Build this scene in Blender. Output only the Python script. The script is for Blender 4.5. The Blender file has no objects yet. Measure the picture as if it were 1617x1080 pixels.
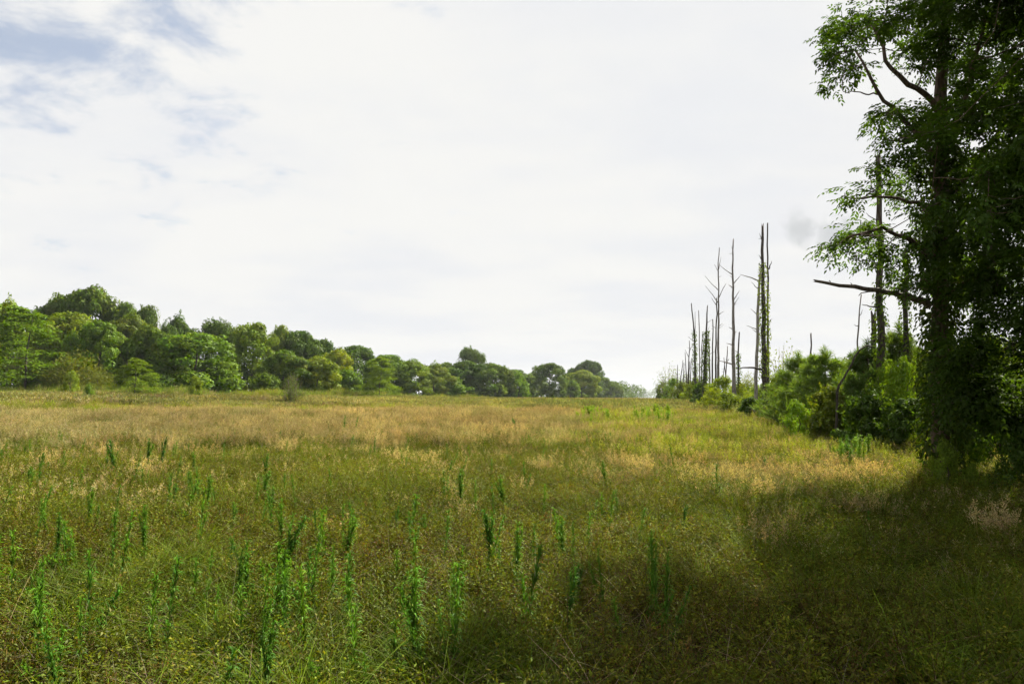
import bpy, math
import numpy as np
from mathutils import Matrix, Vector

RNG = np.random.default_rng(11)
scene = bpy.context.scene
COL = scene.collection
PI = math.pi

# ---------------------------------------------------------------- camera
FPX, CX, CY = 1078.0, 808.5, 540.0          # focal length and centre in photograph pixels
CAMZ = 2.2
PITCH, ROLL = math.radians(4.62), math.radians(0.33)
camd = bpy.data.cameras.new('camera'); camd.lens = 24.0; camd.sensor_width = 36.0
camd.clip_start = 0.05; camd.clip_end = 20000
cam = bpy.data.objects.new('camera', camd); COL.objects.link(cam); scene.camera = cam
Fv = np.array([0, math.cos(PITCH), math.sin(PITCH)])
R0 = np.array([1.0, 0, 0]); U0 = np.cross(R0, Fv)
Rv = R0 * math.cos(ROLL) + U0 * math.sin(ROLL)
Uv = U0 * math.cos(ROLL) - R0 * math.sin(ROLL)
M4 = Matrix.Identity(4)
for i in range(3):
    M4[i][0], M4[i][1], M4[i][2] = Rv[i], Uv[i], -Fv[i]
M4[2][3] = CAMZ
cam.matrix_world = M4

# ---------------------------------------------------------------- sun, sky, exposure
SUN_EL, SUN_AZ = math.radians(42), math.radians(37)    # azimuth clockwise from +Y towards +X
sund = bpy.data.lights.new('sun', 'SUN'); sund.energy = 5.0; sund.angle = math.radians(0.6)
sund.color = (1.0, 0.945, 0.81)
sun = bpy.data.objects.new('sun', sund); COL.objects.link(sun)
sdir = Vector((math.sin(SUN_AZ) * math.cos(SUN_EL), math.cos(SUN_AZ) * math.cos(SUN_EL), math.sin(SUN_EL)))
sun.rotation_euler = sdir.to_track_quat('Z', 'Y').to_euler(); sun.location = (40, 40, 60)

scene.view_settings.view_transform = 'Standard'; scene.view_settings.look = 'None'
scene.view_settings.exposure = 1.8; scene.view_settings.gamma = 1.0
scene.view_settings.use_curve_mapping = False
scene.render.engine = 'CYCLES'
cy = scene.cycles
cy.max_bounces = 4; cy.diffuse_bounces = 3; cy.glossy_bounces = 1; cy.transmission_bounces = 3; cy.transparent_max_bounces = 4
cy.use_adaptive_sampling = True; cy.adaptive_threshold = 0.016; cy.adaptive_min_samples = 16
cy.caustics_reflective = False; cy.caustics_refractive = False
cy.use_denoising = True; cy.denoiser = 'OPENIMAGEDENOISE'; cy.denoising_input_passes = 'RGB_ALBEDO_NORMAL'; cy.denoising_prefilter = 'ACCURATE'
scene.render.film_transparent = False
cy.sample_clamp_indirect = 4.0

def N(nt, typ, loc=None, **kw):
    n = nt.nodes.new(typ)
    for k, v in kw.items():
        setattr(n, k, v)
    return n

def math_node(nt, op, a, b=None, c=None, clamp=False):
    n = nt.nodes.new('ShaderNodeMath'); n.operation = op; n.use_clamp = clamp
    for i, v in enumerate((a, b, c)):
        if v is None: continue
        if isinstance(v, (int, float)): n.inputs[i].default_value = v
        else: nt.links.new(v, n.inputs[i])
    return n.outputs[0]

def ray(px, py):
    v = Fv + Rv * ((px - CX) / FPX) + Uv * ((CY - py) / FPX)
    return v

world = bpy.data.worlds.new('World'); scene.world = world; world.use_nodes = True
nt = world.node_tree; nt.nodes.clear()
wout = N(nt, 'ShaderNodeOutputWorld'); bg = N(nt, 'ShaderNodeBackground'); bg.inputs['Strength'].default_value = 0.05
nt.links.new(bg.outputs[0], wout.inputs[0])
sky = N(nt, 'ShaderNodeTexSky'); sky.sky_type = 'NISHITA'; sky.sun_disc = False
sky.sun_elevation = SUN_EL; sky.sun_rotation = SUN_AZ; sky.altitude = 10; sky.air_density = 1.0; sky.dust_density = 1.0; sky.ozone_density = 1.5
tc = N(nt, 'ShaderNodeTexCoord')
sep = N(nt, 'ShaderNodeSeparateXYZ'); nt.links.new(tc.outputs['Generated'], sep.inputs[0])
zc = math_node(nt, 'MAXIMUM', sep.outputs[2], 0.0)
den = math_node(nt, 'ADD', zc, 0.16)
cxn = math_node(nt, 'DIVIDE', sep.outputs[0], den); cyn = math_node(nt, 'DIVIDE', sep.outputs[1], den)
comb = N(nt, 'ShaderNodeCombineXYZ'); nt.links.new(cxn, comb.inputs[0]); nt.links.new(cyn, comb.inputs[1])
def sky_noise(scale, detail, rough, off, stretch=(1, 1, 1), dist=0.0, rot=0.0):
    mp = N(nt, 'ShaderNodeMapping'); mp.inputs['Location'].default_value = off
    mp.inputs['Rotation'].default_value = (0, 0, rot); mp.inputs['Scale'].default_value = stretch
    nt.links.new(comb.outputs[0], mp.inputs[0])
    n = N(nt, 'ShaderNodeTexNoise'); n.inputs['Scale'].default_value = scale; n.inputs['Detail'].default_value = detail
    n.inputs['Roughness'].default_value = rough; n.inputs['Distortion'].default_value = dist
    nt.links.new(mp.outputs[0], n.inputs['Vector']); return n.outputs[0]
def mapr(v, a, b, c=0.0, d=1.0, smooth=True):
    m = N(nt, 'ShaderNodeMapRange'); m.interpolation_type = 'SMOOTHSTEP' if smooth else 'LINEAR'
    m.inputs[1].default_value = a; m.inputs[2].default_value = b; m.inputs[3].default_value = c; m.inputs[4].default_value = d
    nt.links.new(v, m.inputs[0]); return m.outputs[0]
def sky_spot(px, py, r0, r1):
    d = ray(px, py); d = d / np.linalg.norm(d)
    vm = N(nt, 'ShaderNodeVectorMath', operation='DISTANCE')
    nt.links.new(tc.outputs['Generated'], vm.inputs[0]); vm.inputs[1].default_value = tuple(d)
    return vm.outputs['Value'], (r0, r1)
# coverage: a high veil that thins out overhead, with ragged breaks in it
n_big = sky_noise(0.8, 5, 0.5, (3.1, 1.7, 0), (1, 1.2, 1), 0.15)
n_mid = sky_noise(3.8, 10, 0.64, (7.3, 4.2, 0), (1, 1.15, 1), 0.25, 0.5)
d1, rr = sky_spot(120, -40, 0, 0)
gap = mapr(d1, 0.05, 0.54, 1.0, 0.0)
thin = mapr(zc, 0.42, 0.85, 0.0, 0.16)
v = math_node(nt, 'ADD', math_node(nt, 'MULTIPLY', n_big, 0.35), math_node(nt, 'MULTIPLY', n_mid, 0.65))
v = math_node(nt, 'SUBTRACT', v, math_node(nt, 'MULTIPLY', gap, 0.25))
v = math_node(nt, 'SUBTRACT', v, thin)
cover = mapr(v, 0.16, 0.35)
cover = math_node(nt, 'ADD', math_node(nt, 'MULTIPLY', cover, 0.58), 0.42, clamp=True)
# brightness of the veil: soft grey streaks
n_tone = sky_noise(1.3, 7, 0.55, (1.3, 9.2, 0), (0.8, 1.3, 1), 0.1, 0.25)
tone = mapr(n_tone, 0.30, 0.62, 0.0, 1.0)
cloud = N(nt, 'ShaderNodeMix', data_type='RGBA'); nt.links.new(tone, cloud.inputs['Factor'])
cloud.inputs['A'].default_value = (4.85, 4.92, 5.06, 1); cloud.inputs['B'].default_value = (5.30, 5.28, 5.16, 1)
# one small grey puff low on the right
d2, _ = sky_spot(1262, 362, 0, 0); d3, _ = sky_spot(1318, 372, 0, 0)
n_pn = N(nt, 'ShaderNodeTexNoise'); n_pn.inputs['Scale'].default_value = 38; n_pn.inputs['Detail'].default_value = 5; nt.links.new(tc.outputs['Generated'], n_pn.inputs['Vector']); n_p = n_pn.outputs[0]
p1 = mapr(math_node(nt, 'ADD', d2, math_node(nt, 'MULTIPLY', n_p, 0.055)), 0.034, 0.056, 1.0, 0.0)
p2 = mapr(math_node(nt, 'ADD', d3, math_node(nt, 'MULTIPLY', n_p, 0.055)), 0.032, 0.058, 1.0, 0.0)
puff = math_node(nt, 'MULTIPLY', math_node(nt, 'MAXIMUM', p1, p2), 0.80)
cl2 = N(nt, 'ShaderNodeMix', data_type='RGBA'); nt.links.new(puff, cl2.inputs['Factor'])
nt.links.new(cloud.outputs['Result'], cl2.inputs['A']); cl2.inputs['B'].default_value = (3.55, 3.65, 3.7, 1)
mx = N(nt, 'ShaderNodeMix', data_type='RGBA'); nt.links.new(cover, mx.inputs['Factor'])
skyb = N(nt, 'ShaderNodeMix', data_type='RGBA', blend_type='MULTIPLY'); skyb.inputs['Factor'].default_value = 1.0
nt.links.new(sky.outputs[0], skyb.inputs['A']); skyb.inputs['B'].default_value = (0.53, 0.65, 0.74, 1)
nt.links.new(skyb.outputs['Result'], mx.inputs['A']); nt.links.new(cl2.outputs['Result'], mx.inputs['B'])
nt.links.new(mx.outputs['Result'], bg.inputs['Color'])

# ---------------------------------------------------------------- terrain height
def sstep(t):
    t = np.clip(t, 0, 1); return t * t * (3 - 2 * t)
_g = np.random.default_rng(5).random((64, 64))
def vnoise(x, y, s):
    x = np.asarray(x, float) / s; y = np.asarray(y, float) / s
    i = np.floor(x).astype(int); j = np.floor(y).astype(int); fx = sstep(x - i); fy = sstep(y - j)
    a = _g[i % 64, j % 64]; b = _g[(i + 1) % 64, j % 64]; c = _g[i % 64, (j + 1) % 64]; d = _g[(i + 1) % 64, (j + 1) % 64]
    return (a * (1 - fx) + b * fx) * (1 - fy) + (c * (1 - fx) + d * fx) * fy
def fbm(x, y, s):
    return 0.5 * vnoise(x, y, s) + 0.3 * vnoise(np.asarray(x) + 17.3, np.asarray(y) - 9.1, s * 0.47) + 0.2 * vnoise(np.asarray(x) - 4.7, np.asarray(y) + 31, s * 0.21)
def H(x, y):
    x = np.asarray(x, float); y = np.asarray(y, float)
    u = np.hypot(x, y)
    amp = 1.0 + 0.62 * sstep((8 - x) / 60.0)
    h = amp * sstep((u - 9) / 78.0) + 0.10 * (vnoise(x, y, 3.1) - 0.5) + 0.18 * (vnoise(x + 50, y, 11) - 0.5) * sstep((u - 4) / 10)
    return h
def base_at(px, D):
    v = ray(px, 627.0); return v[0] * D / v[1], D
def at(px, py, D):
    v = ray(px, py); v = v * (D / v[1]); return np.array([v[0], v[1], CAMZ + v[2]])

# ---------------------------------------------------------------- mesh helpers
ALBEDO = 0.76      # overall reflectance of plants and wood
class Geo:
    """collects quads with a colour per vertex; makes one mesh"""
    def __init__(self): self.v = []; self.f = []; self.c = []; self.n = 0
    def add(self, v, f, c):
        v = np.asarray(v, float).reshape(-1, 3); f = np.asarray(f, int).reshape(-1, 4)
        c = np.asarray(c, float)
        if c.ndim == 1: c = np.tile(c, (len(v), 1))
        self.v.append(v); self.f.append(f + self.n); self.c.append(c[:, :3]); self.n += len(v)
    def leaves(self, P, d, nrm, L, W, col, fold=0.12, droop=0.15):
        """rhombic leaves: base P, direction d, face normal nrm"""
        n = len(P)
        if n == 0: return
        d = d / (np.linalg.norm(d, axis=1, keepdims=True) + 1e-9)
        s = np.cross(d, nrm); s /= (np.linalg.norm(s, axis=1, keepdims=True) + 1e-9)
        u = np.cross(s, d)
        L = np.broadcast_to(L, (n,))[:, None]; W = np.broadcast_to(W, (n,))[:, None]
        mid = P + d * L * 0.45
        V = np.stack([P, mid + s * W * 0.5 + u * W * fold, P + d * L - u * L * droop, mid - s * W * 0.5 + u * W * fold], 1)
        F = np.arange(n * 4).reshape(n, 4)
        C = np.repeat(np.broadcast_to(col, (n, 3)), 4, 0)
        self.add(V.reshape(-1, 3), F, C)
    def blades(self, P, lean, h, bend, w, c0, c1, lv=4, tipw=0.12):
        """grass blades or stems: base P, horizontal lean (n,2), height h, bend"""
        n = len(P); t = np.linspace(0, 1, lv)
        lean3 = np.concatenate([lean, np.zeros((n, 1))], 1)
        h = np.broadcast_to(h, (n,)); bend = np.broadcast_to(bend, (n,)); w = np.broadcast_to(w, (n,))
        ang = RNG.random(n) * 2 * PI
        s = np.stack([np.cos(ang), np.sin(ang), np.zeros(n)], 1)
        V = np.zeros((n, lv, 2, 3)); C = np.zeros((n, lv, 2, 3))
        for k, tt in enumerate(t):
            c = P + lean3 * (tt * 0.35 + tt * tt * bend[:, None]) * h[:, None]
            c = c + np.array([0, 0, 1.0]) * (h * (tt - 0.30 * bend * tt * tt))[:, None]
            ww = (w * (1 - (1 - tipw) * tt ** 1.6))[:, None] * 0.5
            V[:, k, 0] = c - s * ww; V[:, k, 1] = c + s * ww
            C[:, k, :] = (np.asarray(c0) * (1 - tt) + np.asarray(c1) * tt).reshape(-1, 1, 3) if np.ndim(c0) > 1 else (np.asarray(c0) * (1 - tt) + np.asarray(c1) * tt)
        b = (np.arange(n) * lv * 2)[:, None]
        F = np.concatenate([np.stack([b[:, 0] + 2 * k, b[:, 0] + 2 * k + 1, b[:, 0] + 2 * k + 3, b[:, 0] + 2 * k + 2], 1) for k in range(lv - 1)])
        self.add(V.reshape(-1, 3), F, C.reshape(-1, 3))
        tip = V[:, -1].mean(1); return tip
    def tube(self, pts, rad, sides=7, col=(0.1, 0.08, 0.06), jag=0.0, rough=0.0):
        pts = np.asarray(pts, float); m = len(pts); rad = np.broadcast_to(rad, (m,)).astype(float)
        T = np.gradient(pts, axis=0); T /= (np.linalg.norm(T, axis=1, keepdims=True) + 1e-9)
        ref = np.array([0.3, 1.0, 0.1]) if abs(T[0, 1]) < 0.8 else np.array([1.0, 0.2, 0.3])
        A = np.cross(T, ref); A /= (np.linalg.norm(A, axis=1, keepdims=True) + 1e-9); B = np.cross(T, A)
        th = np.arange(sides) * 2 * PI / sides
        rr = rad[:, None] * (1 + rough * (RNG.random((m, sides)) - 0.5) * 2)
        V = pts[:, None] + A[:, None] * (np.cos(th)[None, :, None] * rr[..., None]) + B[:, None] * (np.sin(th)[None, :, None] * rr[..., None])
        if jag: V[-1] += T[-1] * (RNG.random((sides, 1)) * jag)
        F = []
        for k in range(m - 1):
            for s in range(sides):
                F.append((k * sides + s, k * sides + (s + 1) % sides, (k + 1) * sides + (s + 1) % sides, (k + 1) * sides + s))
        V = V.reshape(-1, 3)
        # end cap
        c = len(V); V = np.vstack([V, pts[-1:] + T[-1] * jag * 0.2])
        for s in range(0, sides):
            F.append(((m - 1) * sides + s, (m - 1) * sides + (s + 1) % sides, c, c))
        F = [f if f[2] != f[3] else f for f in F]
        self.addq(V, F, col)
    def addq(self, V, F, col):
        # degenerate quads (caps) become thin quads by repeating a vertex: nudge a copy
        V = np.asarray(V); F = [list(f) for f in F]; ex = []
        for f in F:
            if f[2] == f[3]:
                ex.append(V[f[2]] + np.array([1e-4, 1e-4, 0])); f[3] = len(V) + len(ex) - 1
        if ex: V = np.vstack([V, np.array(ex)])
        self.add(V, F, col)
    def mesh(self, name, mat, smooth=False):
        v = np.concatenate(self.v); f = np.concatenate(self.f); c = np.concatenate(self.c)
        c = c * ALBEDO
        me = bpy.data.meshes.new(name)
        me.vertices.add(len(v)); me.vertices.foreach_set('co', v.astype(np.float32).ravel())
        me.loops.add(len(f) * 4); me.loops.foreach_set('vertex_index', f.astype(np.int32).ravel())
        me.polygons.add(len(f)); me.polygons.foreach_set('loop_start', np.arange(len(f), dtype=np.int32) * 4)
        a = me.attributes.new('col', 'FLOAT_COLOR', 'POINT')
        a.data.foreach_set('color', np.concatenate([c, np.ones((len(c), 1))], 1).astype(np.float32).ravel())
        me.update(); me.validate()
        if smooth: me.polygons.foreach_set('use_smooth', np.ones(len(f), dtype=bool))
        me.materials.append(mat); return me

def unit(n, rng=None):
    v = (rng or RNG).normal(size=(n, 3)); return v / np.linalg.norm(v, axis=1, keepdims=True)
def jit(col, n, a=0.25, hue=0.12):
    """n colours scattered round col"""
    k = 1 + a * (RNG.random((n, 1)) - 0.5) * 2
    h = 1 + hue * (RNG.random((n, 3)) - 0.5) * 2
    return np.clip(np.asarray(col) * k * h, 0, 1)

# ---------------------------------------------------------------- materials
def leaf_material(name, source, trans=0.35, gloss=0.05, tcol=(1.25, 1.15, 0.45)):
    m = bpy.data.materials.new(name); m.use_nodes = True; t = m.node_tree; t.nodes.clear()
    out = N(t, 'ShaderNodeOutputMaterial')
    a = N(t, 'ShaderNodeAttribute'); a.attribute_name = 'col'
    mul = N(t, 'ShaderNodeMix', data_type='RGBA', blend_type='MULTIPLY'); mul.inputs['Factor'].default_value = 1.0
    t.links.new(a.outputs['Color'], mul.inputs['A'])
    if source == 'instancer':
        b = N(t, 'ShaderNodeAttribute'); b.attribute_name = 'tint'; b.attribute_type = 'INSTANCER'
        t.links.new(b.outputs['Color'], mul.inputs['B'])
    else:
        b = N(t, 'ShaderNodeObjectInfo'); t.links.new(b.outputs['Color'], mul.inputs['B'])
    col = mul.outputs['Result']
    d = N(t, 'ShaderNodeBsdfDiffuse'); t.links.new(col, d.inputs['Color'])
    tr = N(t, 'ShaderNodeBsdfTranslucent')
    tm = N(t, 'ShaderNodeMix', data_type='RGBA', blend_type='MULTIPLY'); tm.inputs['Factor'].default_value = 1.0
    t.links.new(col, tm.inputs['A']); tm.inputs['B'].default_value = (*tcol, 1); t.links.new(tm.outputs['Result'], tr.inputs['Color'])
    ms = N(t, 'ShaderNodeMixShader'); ms.inputs[0].default_value = trans
    t.links.new(d.outputs[0], ms.inputs[1]); t.links.new(tr.outputs[0], ms.inputs[2])
    gl = N(t, 'ShaderNodeBsdfGlossy'); gl.inputs['Roughness'].default_value = 0.55; gl.inputs['Color'].default_value = (0.9, 0.9, 0.85, 1)
    mg = N(t, 'ShaderNodeMixShader'); mg.inputs[0].default_value = gloss
    t.links.new(ms.outputs[0], mg.inputs[1]); t.links.new(gl.outputs[0], mg.inputs[2])
    t.links.new(mg.outputs[0], out.inputs[0]); return m
MAT_FIELD = leaf_material('field plants', 'instancer', 0.32, 0.008)
MAT_LEAF = leaf_material('foliage', 'object', 0.36, 0.012)
MAT_NEAR = leaf_material('backlit foliage', 'object', 0.50, 0.012)
MAT_WEED = leaf_material('weed leaves', 'object', 0.32, 0.010)

def bark_material(name):
    m = bpy.data.materials.new(name); m.use_nodes = True; t = m.node_tree
    b = t.nodes['Principled BSDF']; b.inputs['Roughness'].default_value = 0.9; b.inputs['Specular IOR Level'].default_value = 0.15
    a = N(t, 'ShaderNodeAttribute'); a.attribute_name = 'col'
    tc_ = N(t, 'ShaderNodeTexCoord'); mp = N(t, 'ShaderNodeMapping'); mp.inputs['Scale'].default_value = (9, 9, 1.6)
    t.links.new(tc_.outputs['Object'], mp.inputs[0])
    n = N(t, 'ShaderNodeTexNoise'); n.inputs['Scale'].default_value = 2.2; n.inputs['Detail'].default_value = 6; t.links.new(mp.outputs[0], n.inputs['Vector'])
    r = N(t, 'ShaderNodeValToRGB'); r.color_ramp.elements[0].position = 0.35; r.color_ramp.elements[0].color = (0.45, 0.42, 0.40, 1)
    r.color_ramp.elements[1].position = 0.68; r.color_ramp.elements[1].color = (1.3, 1.27, 1.22, 1); t.links.new(n.outputs[0], r.inputs[0])
    mul = N(t, 'ShaderNodeMix', data_type='RGBA', blend_type='MULTIPLY'); mul.inputs['Factor'].default_value = 1.0
    t.links.new(a.outputs['Color'], mul.inputs['A']); t.links.new(r.outputs[0], mul.inputs['B'])
    t.links.new(mul.outputs['Result'], b.inputs['Base Color'])
    bp = N(t, 'ShaderNodeBump'); bp.inputs['Strength'].default_value = 0.6; bp.inputs['Distance'].default_value = 0.03
    t.links.new(n.outputs[0], bp.inputs['Height']); t.links.new(bp.outputs[0], b.inputs['Normal']); return m
MAT_BARK = bark_material('bark')

def soil_material():
    m = bpy.data.materials.new('soil and litter'); m.use_nodes = True; t = m.node_tree
    b = t.nodes['Principled BSDF']; b.inputs['Roughness'].default_value = 1.0; b.inputs['Specular IOR Level'].default_value = 0.05
    tc_ = N(t, 'ShaderNodeTexCoord')
    n1 = N(t, 'ShaderNodeTexNoise'); n1.inputs['Scale'].default_value = 0.09; n1.inputs['Detail'].default_value = 5; t.links.new(tc_.outputs['Object'], n1.inputs['Vector'])
    n2 = N(t, 'ShaderNodeTexNoise'); n2.inputs['Scale'].default_value = 14; n2.inputs['Detail'].default_value = 6; t.links.new(tc_.outputs['Object'], n2.inputs['Vector'])
    r1 = N(t, 'ShaderNodeValToRGB'); e = r1.color_ramp.elements
    e[0].position = 0.35; e[0].color = (0.030, 0.027, 0.012, 1); e[1].position = 0.65; e[1].color = (0.060, 0.044, 0.024, 1)
    t.links.new(n1.outputs[0], r1.inputs[0])
    r2 = N(t, 'ShaderNodeValToRGB'); r2.color_ramp.elements[0].position = 0.3; r2.color_ramp.elements[0].color = (0.3, 0.28, 0.25, 1)
    r2.color_ramp.elements[1].position = 0.75; r2.color_ramp.elements[1].color = (1.2, 1.15, 1.0, 1); t.links.new(n2.outputs[0], r2.inputs[0])
    mul = N(t, 'ShaderNodeMix', data_type='RGBA', blend_type='MULTIPLY'); mul.inputs['Factor'].default_value = 1.0
    t.links.new(r1.outputs[0], mul.inputs['A']); t.links.new(r2.outputs[0], mul.inputs['B']); t.links.new(mul.outputs['Result'], b.inputs['Base Color'])
    bp = N(t, 'ShaderNodeBump'); bp.inputs['Strength'].default_value = 0.7; bp.inputs['Distance'].default_value = 0.05
    t.links.new(n2.outputs[0], bp.inputs['Height']); t.links.new(bp.outputs[0], b.inputs['Normal']); return m
MAT_SOIL = soil_material()

# ---------------------------------------------------------------- object helpers
def link(name, me, parent=None):
    o = bpy.data.objects.new(name, me); COL.objects.link(o)
    if parent is not None: o.parent = parent
    return o
def tag(o, label, cat, group=None, kind=None):
    o['label'] = label
    if cat: o['category'] = cat
    if group: o['group'] = group
    if kind: o['kind'] = kind
    return o
def empty(name, loc=(0, 0, 0), rz=0.0):
    o = bpy.data.objects.new(name, None); COL.objects.link(o); o.location = loc; o.rotation_euler = (0, 0, rz); o.empty_display_size = 0.2
    return o

# ---------------------------------------------------------------- ground
def build_ground():
    a = np.concatenate([np.linspace(0, 30, 61), np.linspace(31, 120, 60), np.geomspace(125, 2500, 34)])
    ax = np.concatenate([-a[:0:-1], a]); X, Y = np.meshgrid(ax, ax, indexing='ij')
    Z = H(X, Y); n = len(ax)
    v = np.stack([X, Y, Z], -1).reshape(-1, 3)
    i = np.arange(n * n).reshape(n, n)
    f = np.stack([i[:-1, :-1], i[1:, :-1], i[1:, 1:], i[:-1, 1:]], -1).reshape(-1, 4)
    g = Geo(); g.add(v, f, (0.1, 0.1, 0.05)); o = link('ground', g.mesh('ground', MAT_SOIL, True))
    tag(o, 'gently rising field ground under the grass', None, kind='structure')
build_ground()

# ================================================================ FIELD PLANTS (stuff, instanced)
TAN = np.array([0.385, 0.312, 0.165]); STRAW = np.array([0.29, 0.24, 0.09]); OLIVE = np.array([0.099, 0.116, 0.009])
GREEN = np.array([0.068, 0.116, 0.009]); BROWN = np.array([0.10, 0.06, 0.025]); YEL = np.array([0.36, 0.35, 0.05])

def disc(n, r):
    a = RNG.random(n) * 2 * PI; q = np.sqrt(RNG.random(n)) * r
    return np.stack([q * np.cos(a), q * np.sin(a), np.zeros(n)], 1)
def make_seed_grass(r=0.22, stems=16, h=0.62, heads=16, hs=1.0):
    g = Geo()
    P = disc(stems, r); ln = RNG.normal(size=(stems, 2)) * 0.35
    hh = h * (0.7 + 0.5 * RNG.random(stems))
    tip = g.blades(P, ln, hh, 0.25, 0.006 * hs, jit((0.10, 0.11, 0.03), stems), jit(TAN, stems), lv=4, tipw=0.5)
    # airy panicle of small spikelets round the top third
    k = heads; T = np.repeat(tip, k, 0); LN = np.repeat(np.concatenate([ln, np.zeros((stems, 1))], 1), k, 0)
    back = RNG.random((stems * k, 1)) * 0.30 * np.repeat(hh, k)[:, None]
    C = T - np.array([0, 0, 0.9]) * back - LN * back * 0.6
    sp = unit(stems * k); sp[:, 2] = np.abs(sp[:, 2]) * 0.8
    C = C + sp * (0.012 + 0.30 * back) * np.array([1, 1, 0.3]) * 0.55
    g.leaves(C, sp + np.array([0, 0, 0.4]), unit(stems * k), 0.034 * hs * (0.7 + 0.6 * RNG.random(stems * k)), 0.011 * hs, jit(TAN, stems * k, 0.3))
    nb = stems
    g.blades(disc(nb, r), RNG.normal(size=(nb, 2)) * 0.9, h * 0.6 * (0.5 + 0.7 * RNG.random(nb)), 0.5, 0.008 * hs, jit(GREEN * 0.9, nb), jit((0.15, 0.17, 0.02), nb), lv=4)
    return g
def make_forb(r=0.16, stems=7, h=0.44, per=24, ll=0.034, col=OLIVE, stemc=BROWN):
    g = Geo()
    P = disc(stems, r * 0.5); ln = RNG.normal(size=(stems, 2)) * 0.75; hh = h * (0.6 + 0.6 * RNG.random(stems))
    g.blades(P, ln, hh, 0.15, 0.006, stemc, stemc, lv=3, tipw=0.5)
    t = RNG.random((stems, per)) ** 0.45; n = stems * per
    L3 = np.concatenate([ln, np.zeros((stems, 1))], 1)
    C = P[:, None] + L3[:, None] * ((t * 0.35 + t * t * 0.15) * hh[:, None])[..., None] + np.array([0, 0, 1.0]) * (hh[:, None] * (t - 0.045 * t * t))[..., None]
    C = C.reshape(-1, 3)
    d = unit(n) * np.array([1, 1, 0.6]) + np.array([0, 0, 0.35])
    off = RNG.random((n, 1)) * 0.075
    nr = unit(n) * 0.8 + np.array([0, 0, 1.0])
    tt = t.reshape(-1, 1)
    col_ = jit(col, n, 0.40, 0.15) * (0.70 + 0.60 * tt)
    g.leaves(C + d * off, d, nr, ll * (0.6 + 0.8 * RNG.random(n)), ll * 0.42, col_)
    return g
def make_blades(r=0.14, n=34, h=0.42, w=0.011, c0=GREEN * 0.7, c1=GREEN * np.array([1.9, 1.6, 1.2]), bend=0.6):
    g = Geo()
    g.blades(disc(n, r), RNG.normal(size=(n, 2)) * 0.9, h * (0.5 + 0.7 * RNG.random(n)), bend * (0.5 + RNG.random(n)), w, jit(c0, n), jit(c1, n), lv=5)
    return g
def make_straw(r=0.16, n=9, h=0.45):
    g = Geo(); g.blades(disc(n, r), RNG.normal(size=(n, 2)) * 1.3, h * (0.4 + 0.8 * RNG.random(n)), 0.45, 0.007, jit(BROWN, n), jit((0.30, 0.24, 0.14), n), lv=4)
    return g
def make_flower_top(r=0.22, stems=9, h=0.75):
    """yellow-green leafy stems (goldenrod-like) for the bright strips"""
    g = Geo(); P = disc(stems, r); ln = RNG.normal(size=(stems, 2)) * 0.3; hh = h * (0.7 + 0.5 * RNG.random(stems))
    tip = g.blades(P, ln, hh, 0.15, 0.008, jit(GREEN, stems), jit((0.25, 0.26, 0.05), stems), lv=3, tipw=0.5)
    k = 26; n = stems * k; t = RNG.random(n) ** 0.6
    C = np.repeat(P, k, 0) * (1 - t[:, None]) + np.repeat(tip, k, 0) * t[:, None]
    d = unit(n) * np.array([1, 1, 0.4]) + np.array([0, 0, 0.45])
    g.leaves(C, d, unit(n) * 0.8 + np.array([0, 0, 1.0]), 0.085 * (1.15 - 0.6 * t), 0.017, jit((0.240, 0.280, 0.024), n, 0.3) * (0.75 + 0.5 * t[:, None]))
    return g
def make_far(r=0.75, n=70, h=0.62, c1=TAN, c0=(0.10, 0.11, 0.03), w=0.03, heads=3):
    g = Geo(); hh = h * (0.6 + 0.6 * RNG.random(n)); ln = RNG.normal(size=(n, 2)) * 0.5
    tip = g.blades(disc(n, r), ln, hh, 0.25, w, jit(c0, n), jit(c1, n), lv=3, tipw=0.5)
    T = np.repeat(tip, heads, 0); m = len(T); sp = unit(m)
    g.leaves(T + sp * 0.05 - np.array([0, 0, 0.12]) * RNG.random((m, 1)), sp + np.array([0, 0, 0.8]), unit(m), 0.12, 0.05, jit(c1, m, 0.3))
    return g


class Tile(Geo):
    # a square patch of plants; place() adds a plant turned and scaled
    def place(self, g, x, y, sc, tint):
        a = RNG.random() * 2 * PI; ca, sa = math.cos(a), math.sin(a)
        for v, f, c in zip(g.v, g.f, g.c):
            w = np.stack([(v[:, 0] * ca - v[:, 1] * sa) * sc + x, (v[:, 0] * sa + v[:, 1] * ca) * sc + y, v[:, 2] * sc], 1)
            self.v.append(w); self.c.append(np.clip(c * tint, 0, 1))
        self.f += [f + self.n for f in g.f_abs()]
        self.n += g.n
Geo.f_abs = lambda self: self.f
POOL = {}
def pool(kind, fn, k): POOL[kind] = [fn() for _ in range(k)]
pool('seed', lambda: make_seed_grass(), 5)
pool('seed_thin', lambda: make_seed_grass(0.2, 7, 0.55, 12), 4)
pool('forb', lambda: make_forb(), 6)
pool('forb_small', lambda: make_forb(0.14, 7, 0.30, 26, 0.026, OLIVE * np.array([1.08, 1.05, 0.9])), 4)
pool('red', lambda: make_forb(0.14, 5, 0.38, 20, 0.028, (0.120, 0.082, 0.024), (0.11, 0.06, 0.024)), 3)
pool('blades', lambda: make_blades(), 5)
pool('straw', lambda: make_straw(), 4)
pool('flower', lambda: make_flower_top(), 4)
pool('far_tan', lambda: make_far(), 4)
pool('far_yellow', lambda: make_far(0.75, 60, 0.70, (0.27, 0.275, 0.095), (0.11, 0.14, 0.025)), 4)
SRC = {}
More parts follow.
